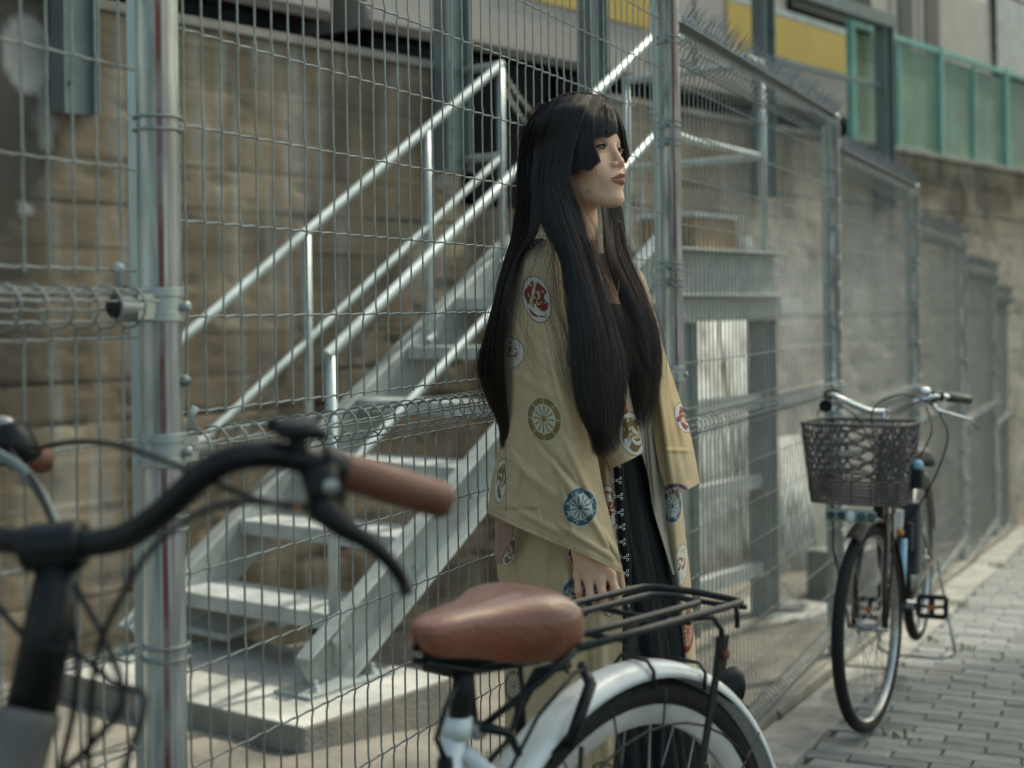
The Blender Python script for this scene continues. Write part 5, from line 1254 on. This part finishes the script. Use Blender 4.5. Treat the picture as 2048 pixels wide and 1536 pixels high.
rows = [
 [(1088, 486, 2.70), (1120, 492, 2.70), (1150, 500, 2.69), (1178, 500, 2.685)],
 [(1120, 560, 2.635), (1145, 560, 2.63), (1175, 560, 2.635), (1203, 556, 2.655)],
 [(1142, 640, 2.625), (1170, 640, 2.618), (1200, 640, 2.622), (1226, 640, 2.645)],
 [(1146, 720, 2.622), (1175, 720, 2.612), (1210, 720, 2.615), (1244, 715, 2.640)],
 [(1165, 810, 2.620), (1195, 812, 2.610), (1232, 810, 2.612), (1262, 805, 2.635)],
 [(1190, 880, 2.620), (1215, 878, 2.610), (1248, 868, 2.612), (1278, 862, 2.632)],
 [(1224, 936, 2.622), (1243, 928, 2.612), (1264, 918, 2.612), (1286, 906, 2.630)]]
cloth('front_panel', rows, 1.0, [(1150, 600, 1200, 860, 7, .005), (1215, 700, 1262, 880, 6, .004), (1180, 720, 1225, 900, 5, -.005)], mot_front, parent=kim, amp=.003, seed=9)
def mot_fs(c, U, Vv):
    m = (Vv < 905-(U-1340)*.1) & (U > 1300); c[m] = c[m]*1.0+np.array((.03, .01, -.03)); 
    wave_m(c, U, Vv, 1366, 836, 17, 30, -.3, RED, seed=9)
    wheel_m(c, U, Vv, 1350, 992, 30, 26, 0, PUR, (.42, .36, .34))
rows = [
 [(1262, 545, 2.83), (1272, 540, 2.84), (1282, 545, 2.87), (1290, 560, 2.92)],
 [(1276, 620, 2.79), (1288, 615, 2.79), (1300, 615, 2.83), (1308, 625, 2.90)],
 [(1286, 690, 2.77), (1300, 690, 2.765), (1316, 692, 2.80), (1326, 700, 2.90)],
 [(1296, 770, 2.765), (1314, 768, 2.755), (1334, 766, 2.79), (1347, 766, 2.88)],
 [(1306, 855, 2.76), (1328, 852, 2.75), (1352, 850, 2.775), (1373, 846, 2.87)],
 [(1318, 930, 2.76), (1342, 925, 2.75), (1366, 920, 2.77), (1388, 912, 2.86)],
 [(1337, 992, 2.765), (1356, 985, 2.75), (1376, 978, 2.77), (1397, 967, 2.85)]]
cloth('sleeve', rows, 1.0, [(1312, 740, 1345, 975, 6, .007), (1330, 760, 1372, 960, 6, -.006), (1345, 800, 1385, 940, 5, .004), (1330, 900, 1390, 902, 4, .003)], mot_fs, parent=kim, amp=.003, seed=13)
rows = [[(1270, 600, 2.78), (1280, 600, 2.80), (1292, 600, 2.82)], [(1280, 700, 2.75), (1292, 700, 2.77), (1306, 700, 2.80)], [(1286, 800, 2.74), (1299, 800, 2.76), (1316, 800, 2.79)], [(1290, 880, 2.735), (1305, 880, 2.755), (1325, 880, 2.79)], [(1296, 950, 2.735), (1312, 950, 2.755), (1332, 950, 2.79)],
        [(1306, 1020, 2.74), (1321, 1020, 2.76), (1338, 1020, 2.79)], [(1325, 1085, 2.74), (1335, 1085, 2.76), (1346, 1085, 2.79)], [(1345, 1150, 2.74), (1350, 1150, 2.76), (1356, 1150, 2.79)]]
cloth('front_lining', rows, 1.5, [(1295, 820, 1312, 1020, 4, .006), (1305, 850, 1330, 1060, 4, -.005)], None, base=(.36, .31, .24), parent=kim, amp=.003)
def mot_fb(c, U, Vv):
    wheel_m(c, U, Vv, 1344, 1012, 17, 34, 0, TEAL, (.42, .42, .38), boxes=True)
    wave_m(c, U, Vv, 1361, 1130, 12, 42, .08, GRN, seed=4); wheel_m(c, U, Vv, 1374, 1262, 12, 44, .05, RDW, (.42, .25, .16))
    wheel_m(c, U, Vv, 1384, 1400, 12, 40, .05, OCH, (.42, .38, .28))
rows = [[(1318, 940, 2.80), (1336, 940, 2.78), (1350, 940, 2.80), (1360, 940, 2.86)], [(1326, 1000, 2.79), (1340, 1000, 2.77), (1352, 1000, 2.79), (1362, 1000, 2.86)], [(1336, 1080, 2.785), (1348, 1080, 2.765), (1360, 1080, 2.785), (1370, 1080, 2.86)],
        [(1345, 1150, 2.78), (1357, 1150, 2.76), (1368, 1150, 2.78), (1378, 1150, 2.86)], [(1355, 1230, 2.775), (1366, 1230, 2.755), (1376, 1230, 2.775), (1384, 1230, 2.86)], [(1366, 1320, 2.77), (1375, 1320, 2.75), (1384, 1320, 2.77), (1390, 1320, 2.86)], [(1380, 1540, 2.76), (1388, 1540, 2.74), (1396, 1540, 2.77), (1402, 1540, 2.86)], [(1390, 1800, 2.76), (1398, 1800, 2.74), (1408, 1800, 2.77), (1414, 1800, 2.86)]]
cloth('front_panel', rows, 1.1, [(1348, 1040, 1378, 1400, 4, .004)], mot_fb, parent=kim, amp=.003, seed=17)
# ---- dress: closed, wrapping the body
secs = [(1164, 572, 2.792, 0.104, 0.079), (1165, 605, 2.792, 0.123, 0.096), (1166, 650, 2.792, 0.132, 0.108), (1168, 720, 2.792, 0.123, 0.104), (1172, 850, 2.795, 0.109, 0.091), (1180, 950, 2.797, 0.121, 0.104), (1186, 1040, 2.798, 0.136, 0.117), (1200, 1150, 2.798, 0.145, 0.127), (1216, 1290, 2.795, 0.163, 0.139), (1236, 1536, 2.79, 0.185, 0.158), (1262, 1850, 2.79, 0.211, 0.182)]
sc_ = cat_rom(secs, 260); rows = []
na = 220
for i, (u, v, y, wl, wf) in enumerate(sc_):
    c = W(u, v, y); row = []; q = i/259
    for k in range(na):
        a = 2*PI*k/na; fd = math.cos(a); ld = math.sin(a)
        r = 1+(.018+.05*q)*q*(math.sin(a*13+q*5)+.6*math.sin(a*23-q*7+1)+.4*math.sin(a*37+2))*.9+.004*math.sin(a*60+q*25)
        top = 0
        if i < 50: top = -.030*max(0, fd)**2*(1-i/50)+.028*abs(ld)**2*(1-i/50)
        row.append(c+BF*wf*fd*r+BLt*wl*ld*r+V((0, 0, top)))
    rows.append(row)
dress = MB().grid(rows, wrap=True).build('dress', M['dressm'], person, True); solid(dress, .002, -1)
# hook and eye tape down the front edge
tape = []
hk = [(1232, 929), (1233, 961), (1236, 993), (1237, 1025), (1240, 1054), (1241, 1084), (1248, 1115), (1248, 1146), (1249, 1178), (1250, 1208), (1249, 1242), (1249, 1275), (1250, 1308), (1250, 1341), (1249, 1374), (1248, 1407), (1247, 1440)]
rows = [[W(u-3, v, 2.632), W(u+6, v, 2.630), W(u+15, v, 2.636)] for u, v in [(1236, 905)]+hk+[(1246, 1540)]]
solid(MB().grid(rows).build('hook_tape', M['dressm'], dress, True), .0015)
for u, v in hk:
    m = MB(); 
    def ring_(cu, cv, r): return [W(cu+math.cos(a)*r, cv+math.sin(a)*r, 2.6255) for a in np.linspace(0, 2*PI, 13)[:-1]]
    m.tube(ring_(u+7, v-4.2, 2.4), .0007, 5, closed=True); m.tube(ring_(u+7, v+4.2, 2.4), .0007, 5, closed=True)
    m.tube([W(u+5, v-2, 2.626), W(u, v-1.2, 2.624), W(u-6, v-1.5, 2.626)], .0007, 5); m.tube([W(u+5, v+2, 2.626), W(u, v+1.2, 2.624), W(u-6, v+1.5, 2.626)], .0007, 5)
    m.tube(ring_(u-8, v-2.8, 1.8), .0006, 5, closed=True); m.tube(ring_(u-8, v+2.8, 1.8), .0006, 5, closed=True)
    m.build('hook', M['chrome'], dress, True)
# necklace
nk = MB(); path = [W(*q) for q in cat_rom([(1186, 476, 2.690), (1190, 500, 2.672), (1200, 530, 2.655), (1214, 558, 2.642), (1226, 578, 2.634), (1234, 590, 2.640), (1238, 560, 2.66), (1236, 520, 2.70), (1232, 480, 2.74)], 90)]
for a, b, k in zip(path, path[1:], range(200)):
    c = (a+b)/2; d = (b-a).normalized(); e = d.cross(V((0, 1, 0))).normalized(); f = V((0, 1, 0)) if k % 2 else e
    nk.tube([c+d*math.cos(x)*.0017+(e if k % 2 else V((0, 1, 0)))*math.sin(x)*.0011 for x in np.linspace(0, 2*PI, 9)[:-1]], .00045, 4, closed=True)
nk.build('necklace', mat('old_gold', (.30, .22, .10), .35, .9), person, True)
# boots
for (u, y) in ((1150, 2.74), (1230, 2.80)):
    c = W(u, 1850, y); g0_ = zg(c.x, c.y)
    m = MB(); pts = [V((c.x, c.y, g0_+.20)), V((c.x, c.y, g0_+.12)), V((c.x, c.y, g0_+.09))+BF*.04, V((c.x, c.y, g0_+.07))+BF*.13, V((c.x, c.y, g0_+.065))+BF*.18]
    m.tube(pts, [.045, .048, .05, .042, .028], 16); bo = m.build('boot', M['black'], person, True)
    m = MB(); a = V((c.x, c.y, g0_+.025))-BF*.06; m.cbox(a, a+BF*.27, BLt*.045, V((0, 0, .025)), .012); m.build('sole', M['rubber'], bo)

# ---- hair
def skull_surf(u, v, infl):
    """depth of the near surface of the skull, swollen by infl, along the sight line"""
    d0 = W(u, v, 1.0)-V((0, 0, CZ)); best = (9, 2.7)
    y = 2.45
    for _ in range(60):
        p = np.array(V((0, 0, CZ))+d0*y)[None]; Q_ = head_local(p)
        d = float(min(f_head(p)[0], s_ell(Q_, (.006, 0, -.05), (.07, .066, .09))[0]))-infl
        if d < best[0]: best = (d, y)
        if d < .0008: return y
        y += max(d*.9, .001)
        if y > 2.9: break
    return best[1]
hairm = bpy.data.materials.new('black_hair'); hairm.use_nodes = True; n_ = hairm.node_tree.nodes; n_.remove(n_['Principled BSDF'])
ph_ = n_.new('ShaderNodeBsdfHairPrincipled'); ph_.parametrization = 'MELANIN' if hasattr(ph_, 'parametrization') else None
ph_.inputs['Melanin'].default_value = 1.0; ph_.inputs['Melanin Redness'].default_value = .3; ph_.inputs['Roughness'].default_value = .24; ph_.inputs['Radial Roughness'].default_value = .4; ph_.inputs['Random Color'].default_value = .12
hairm.node_tree.links.new(ph_.outputs[0], n_['Material Output'].inputs['Surface'])
M['hairb'] = mat('hair_mass', (.006, .005, .0045), .75, 0, .3, 30, spec=.06)
hair = bpy.data.objects.new('hair', None); scn.collection.objects.link(hair); hair.parent = person
N_ = None
def hrow(*pts): return [(u, v, (skull_surf(u, v, .013) if y is None else y)) for u, v, y in pts]
G = {}
G['front'] = [hrow((1106, 204, N_), (1136, 196, N_), (1160, 193, N_), (1184, 196, N_)), hrow((1085, 245, N_), (1115, 232, N_), (1145, 226, N_), (1170, 226, N_)), hrow((1070, 305, N_), (1100, 298, N_), (1128, 292, N_), (1150, 288, N_)),
 hrow((1066, 380, 2.635), (1092, 370, 2.615), (1115, 362, 2.607), (1140, 358, 2.603)), hrow((1088, 452, 2.62), (1110, 445, 2.60), (1134, 438, 2.598), (1160, 430, 2.612)), hrow((1120, 512, 2.600), (1137, 506, 2.588), (1156, 502, 2.588), (1180, 500, 2.612)),
 hrow((1136, 590, 2.575), (1150, 585, 2.565), (1178, 580, 2.568), (1205, 580, 2.598)), hrow((1141, 665, 2.560), (1168, 660, 2.552), (1198, 658, 2.556), (1229, 655, 2.590)), hrow((1145, 745, 2.552), (1175, 742, 2.548), (1208, 740, 2.552), (1248, 738, 2.582)),
 hrow((1158, 820, 2.550), (1185, 820, 2.546), (1215, 820, 2.550), (1246, 812, 2.578)), hrow((1180, 868, 2.552), (1198, 872, 2.548), (1217, 872, 2.550), (1238, 862, 2.575)), hrow((1186, 910, 2.555), (1204, 918, 2.552), (1222, 914, 2.552), (1243, 895, 2.57))]
G['back'] = [hrow((1082, 220, N_), (1096, 211, N_), (1110, 204, N_), (1130, 198, N_)), hrow((1054, 262, N_), (1064, 255, N_), (1078, 248, N_), (1097, 242, N_)), hrow((1043, 325, N_), (1051, 320, N_), (1066, 315, N_), (1087, 310, N_)),
 hrow((1040, 400, 2.72), (1047, 398, 2.68), (1062, 395, 2.645), (1082, 390, 2.622)), hrow((1029, 475, 2.72), (1041, 472, 2.67), (1056, 468, 2.635), (1074, 463, 2.62)), hrow((1012, 535, 2.71), (1020, 530, 2.67), (1029, 522, 2.645), (1040, 508, 2.635)),
 hrow((992, 605, 2.70), (1002, 602, 2.67), (1008, 598, 2.65), (1015, 590, 2.63)), hrow((967, 690, 2.70), (980, 688, 2.67), (993, 685, 2.66), (1007, 680, 2.64)), hrow((959, 745, 2.71), (973, 742, 2.68), (989, 740, 2.67), (1006, 738, 2.65)),
 hrow((978, 800, 2.71), (988, 798, 2.69), (998, 798, 2.68), (1010, 795, 2.66)), hrow((999, 850, 2.71), (1004, 850, 2.70), (1009, 850, 2.69), (1015, 848, 2.67)), hrow((1001, 885, 2.71), (1004, 900, 2.70), (1010, 898, 2.69), (1016, 885, 2.68))]
G['sidelock'] = [hrow((1142, 195, N_), (1163, 193, N_), (1184, 196, N_), (1203, 205, N_)), hrow((1120, 240, N_), (1145, 235, N_), (1168, 232, N_), (1190, 237, N_)), hrow((1122, 300, N_), (1145, 295, N_), (1168, 290, N_), (1188, 283, N_)), hrow((1136, 356, 2.600), (1159, 347, 2.592), (1181, 341, 2.588), (1204, 331, 2.588))]
G['bangs'] = [hrow((1176, 196, N_), (1196, 201, N_), (1212, 208, N_), (1226, 218, N_)), hrow((1186, 238, N_), (1202, 235, N_), (1218, 236, N_), (1233, 243, N_)), hrow((1185, 282, N_), (1200, 278, N_), (1216, 275, N_), (1233, 270, N_))]
G['farlock'] = [hrow((1200, 203, N_), (1215, 209, N_), (1226, 217, N_)), hrow((1227, 250, 2.655), (1238, 250, 2.67), (1245, 252, 2.70)), hrow((1235, 288, 2.69), (1245, 290, 2.70), (1253, 292, 2.72)), hrow((1244, 325, 2.71), (1251, 329, 2.72), (1259, 315, 2.735))]
G['far'] = [hrow((1190, 370, 2.80), (1206, 370, 2.82), (1224, 370, 2.84)), hrow((1206, 430, 2.76), (1222, 430, 2.79), (1240, 430, 2.82)), hrow((1213, 505, 2.71), (1230, 505, 2.72), (1249, 500, 2.76)), hrow((1235, 575, 2.675), (1255, 570, 2.675), (1276, 565, 2.72)),
 hrow((1257, 645, 2.655), (1281, 640, 2.65), (1306, 635, 2.69)), hrow((1268, 715, 2.65), (1293, 712, 2.645), (1320, 705, 2.68)), hrow((1260, 785, 2.65), (1288, 782, 2.645), (1317, 772, 2.68)), hrow((1250, 860, 2.65), (1280, 865, 2.645), (1306, 845, 2.68))]
G['crown'] = [hrow((1150, 190, N_), (1172, 190, N_), (1192, 195, N_), (1208, 203, N_)), hrow((1118, 194, N_), (1128, 205, N_), (1150, 212, N_), (1180, 222, N_)), hrow((1085, 216, N_), (1095, 228, N_), (1120, 245, N_), (1160, 262, N_)), hrow((1058, 250, N_), (1070, 268, N_), (1092, 290, N_), (1135, 315, N_)), hrow((1044, 300, N_), (1056, 320, N_), (1078, 340, N_), (1118, 350, N_)), hrow((1040, 370, 2.69), (1052, 390, 2.65), (1072, 405, 2.625), (1108, 410, 2.607))]
def bicubic(R_, T, S):
    R_ = np.array(R_, float); nr, nc = R_.shape[:2]
    def cr(P, t):  # P: nk x ..., t array
        m = len(P); i = np.clip(t.astype(int), 0, m-2); f = (t-i)[:, None]
        Pe = np.concatenate([2*P[:1]-P[1:2], P, 2*P[-1:]-P[-2:-1]])
        return Pe, i+1, f
    i = np.clip(T.astype(int), 0, nr-2); f = T-i; j = np.clip(S.astype(int), 0, nc-2); g = S-j
    Rp = np.concatenate([2*R_[:1]-R_[1:2], R_, 2*R_[-1:]-R_[-2:-1]]); Rp = np.concatenate([2*Rp[:, :1]-Rp[:, 1:2], Rp, 2*Rp[:, -1:]-Rp[:, -2:-1]], 1)
    def w(x): return np.stack([.5*(-x+2*x**2-x**3), .5*(2-5*x**2+3*x**3), .5*(x+4*x**2-3*x**3), .5*(-x**2+x**3)])
    wf, wg = w(f), w(g); out = 0
    for a in range(4):
        for b in range(4): out = out+(wf[a]*wg[b])[:, None]*Rp[i+a, j+b]
    return out
def toW(A):
    U, Vv, Y = A.T; dx = (U-CU)/F; dy = (Vv-CV)/F; return np.stack([Y*(dx-ROLL*dy), Y, CZ+Y*(-ROLL*dx-dy)], -1)
allp = []; NPT = 22
def strands(key, n, spread=.03, depth=.010, blunt=False, jit=1.5, wav=3.0, t0=0, push=0.002):
    R_ = np.array(G[key], float); nr, nc = R_.shape[:2]; r = np.random.default_rng(len(allp)+5)
    s0 = r.random(n); clump = np.round(s0*26)/26; s0c = s0*.55+clump*.45
    tt = np.linspace(0, 1, NPT)[None]; end = 1-.45*r.random(n)**1.25 if not blunt else 1.02-.07*r.random(n)-.06*np.abs(np.sin(np.round(s0*14)*12.9))-.25*(r.random(n) < .06)*r.random(n)
    T = (t0+(1-t0)*tt*end[:, None])*(nr-1)
    drift = (r.normal(0, spread, n)[:, None]*tt+.012*np.sin(tt*6+r.random(n)[:, None]*6.28)*tt)
    S = np.clip(s0[:, None]*(1-tt)+s0c[:, None]*tt+drift, -.04, 1.04)*(nc-1)
    A = bicubic(R_, T.ravel(), S.ravel()).reshape(n, NPT, 3)
    dd = r.random(n)**1.3; ph = r.random(n)*6.28
    A[..., 2] -= (push+.003*np.clip(1-tt*3, 0, 1)+dd[:, None]*depth*np.minimum(1, tt*4+.6)); A[..., 1] -= 3.5*np.clip(1-tt*4, 0, 1)
    A[..., 0] += (r.normal(0, jit, n)[:, None]*tt+wav*np.sin(tt*7+ph[:, None])*tt*.35); A[..., 1] += r.normal(0, 1.2, n)[:, None]
    allp.append(toW(A.reshape(-1, 3)).reshape(n, NPT, 3))
strands('back', 5200, depth=.012); strands('front', 6200, depth=.014, wav=4); strands('sidelock', 3400, blunt=True, depth=.008, spread=.012, jit=.6, wav=.8); strands('bangs', 1900, blunt=True, depth=.007, spread=.012, jit=.5, wav=.6)
strands('farlock', 900, blunt=True, depth=.006, spread=.012, jit=.5, wav=.6); strands('far', 3600, depth=.016, jit=3, wav=4)
strands('front', 180, spread=.10, depth=.022, jit=9, wav=10); strands('back', 180, spread=.12, depth=.02, jit=8, wav=9); strands('far', 320, spread=.2, depth=.02, jit=9, wav=9)
strands('crown', 2600, depth=.004, spread=.02, jit=.8, wav=1.0)
# strands fallen loose over sleeve, cheek and crown
r = np.random.default_rng(99); fly = []
def loose(pts, n, sp, y_j=.006):
    P0 = cat_rom(pts, NPT)
    for _ in range(n):
        A = P0.copy(); k = np.linspace(0, 1, NPT); A[:, 0] += r.normal(0, sp)*k+r.normal(0, sp*.35)+r.normal(0, sp*.5)*np.sin(k*5+r.random()*6); A[:, 1] += r.normal(0, sp*.8)*k; A[:, 2] -= r.random()*y_j
        fly.append(A)
loose([(1090, 470, 2.60), (1060, 540, 2.578), (1045, 620, 2.575), (1040, 740, 2.575)], 26, 22); loose([(1100, 480, 2.59), (1085, 560, 2.570), (1110, 660, 2.558), (1150, 760, 2.55)], 28, 20)
loose([(1110, 490, 2.59), (1110, 600, 2.562), (1135, 720, 2.552), (1180, 830, 2.545)], 30, 16); loose([(1040, 500, 2.65), (1030, 600, 2.60), (1060, 700, 2.565), (1140, 800, 2.545)], 14, 20)
loose([(1180, 480, 2.60), (1215, 580, 2.60), (1255, 680, 2.60), (1290, 800, 2.62)], 60, 18); loose([(1240, 440, 2.78), (1262, 540, 2.72), (1300, 640, 2.66), (1312, 790, 2.64)], 60, 15)
loose([(1150, 360, 2.595), (1170, 420, 2.60), (1190, 470, 2.61), (1210, 540, 2.61)], 16, 9); loose([(1190, 330, 2.585), (1194, 350, 2.583), (1205, 362, 2.58), (1222, 366, 2.585)], 2, 4)
loose([(1100, 205, 2.66), (1065, 225, 2.68), (1040, 280, 2.70), (1032, 380, 2.70)], 60, 12); loose([(1050, 250, 2.70), (1036, 330, 2.70), (1022, 420, 2.70), (1024, 480, 2.70)], 30, 8)
loose([(1120, 197, 2.66), (1150, 188, 2.66), (1190, 188, 2.66), (1225, 210, 2.65)], 26, 6); loose([(1240, 240, 2.66), (1256, 280, 2.66), (1262, 330, 2.68), (1256, 430, 2.75)], 5, 6)
loose([(1020, 560, 2.68), (985, 650, 2.69), (955, 740, 2.70), (985, 840, 2.70)], 50, 9)
allp.append(toW(np.array(fly).reshape(-1, 3)).reshape(len(fly), NPT, 3))
AP = np.concatenate(allp).astype(np.float32); NS = len(AP)
hcv = bpy.data.hair_curves.new('hair_strands'); hcv.add_curves([NPT]*NS)
hcv.points.foreach_set('position', AP.ravel())
rad = np.tile(np.interp(np.linspace(0, 1, NPT), [0, .7, 1], [.00026, .00022, .00008]), NS).astype(np.float32); rad[-len(fly)*NPT:] *= .62
if 'radius' not in hcv.attributes: hcv.attributes.new('radius', 'FLOAT', 'POINT')
hcv.attributes['radius'].data.foreach_set('value', rad)
hcv.materials.append(hairm); ho = bpy.data.objects.new('hair_strands', hcv); scn.collection.objects.link(ho); ho.parent = hair; ho['kind'] = 'stuff'
# dense inner mass beneath the strands
for key, nm in (('back', 'hair_mass'), ('front', 'hair_mass'), ('sidelock', 'side_lock'), ('bangs', 'fringe'), ('farlock', 'side_lock'), ('far', 'hair_mass')):
    R_ = np.array(G[key], float); nr, nc = R_.shape[:2]; a, b = 90, 40; t_end = {'sidelock': .92, 'bangs': .93, 'farlock': .92}.get(key, .74)
    T, S = np.meshgrid(np.linspace(0, (nr-1)*t_end, a), np.linspace(0, nc-1, b), indexing='ij')
    sh = (S/(nc-1)-.5); pinch = .84-.52*np.clip((T/(nr-1)-.45)/.4, 0, 1)*(key in ('front', 'back', 'far')); S2 = (.5+sh*pinch)*(nc-1)
    A = bicubic(R_, T.ravel(), S2.ravel()); bulge = .004*np.cos(sh.ravel()*PI)+.0012*np.sin(S2.ravel()*9)
    A[:, 2] -= bulge-.0015
    o = MB().grid(toW(A).reshape(a, b, 3)).build(nm, M['hairb'], hair, True); solid(o, .004 if key in ('bangs', 'farlock', 'sidelock') else .010, -1)
# skull cap
def f_cap(P):
    Q_ = head_local(P); d = s_ell(Q_, (-.012, 0, .024), (.097, .080, .087))
    d = smin(d, s_ell(Q_, (-.050, 0, -.04), (.052, .058, .085)), .03)
    face = s_ell(Q_, (.085, .0, -.07), (.066, .074, .105)); return smax(d, -face, .008)
vt, ft = surface_net(f_cap, hc+(-.15, -.14, -.17), hc+(.13, .14, .13), .0035)
mb = MB(); mb.v = [tuple(p) for p in vt]; mb.f = [tuple(q) for q in ft.tolist()]; mb.build('scalp_hair', M['hairb'], hair, True)
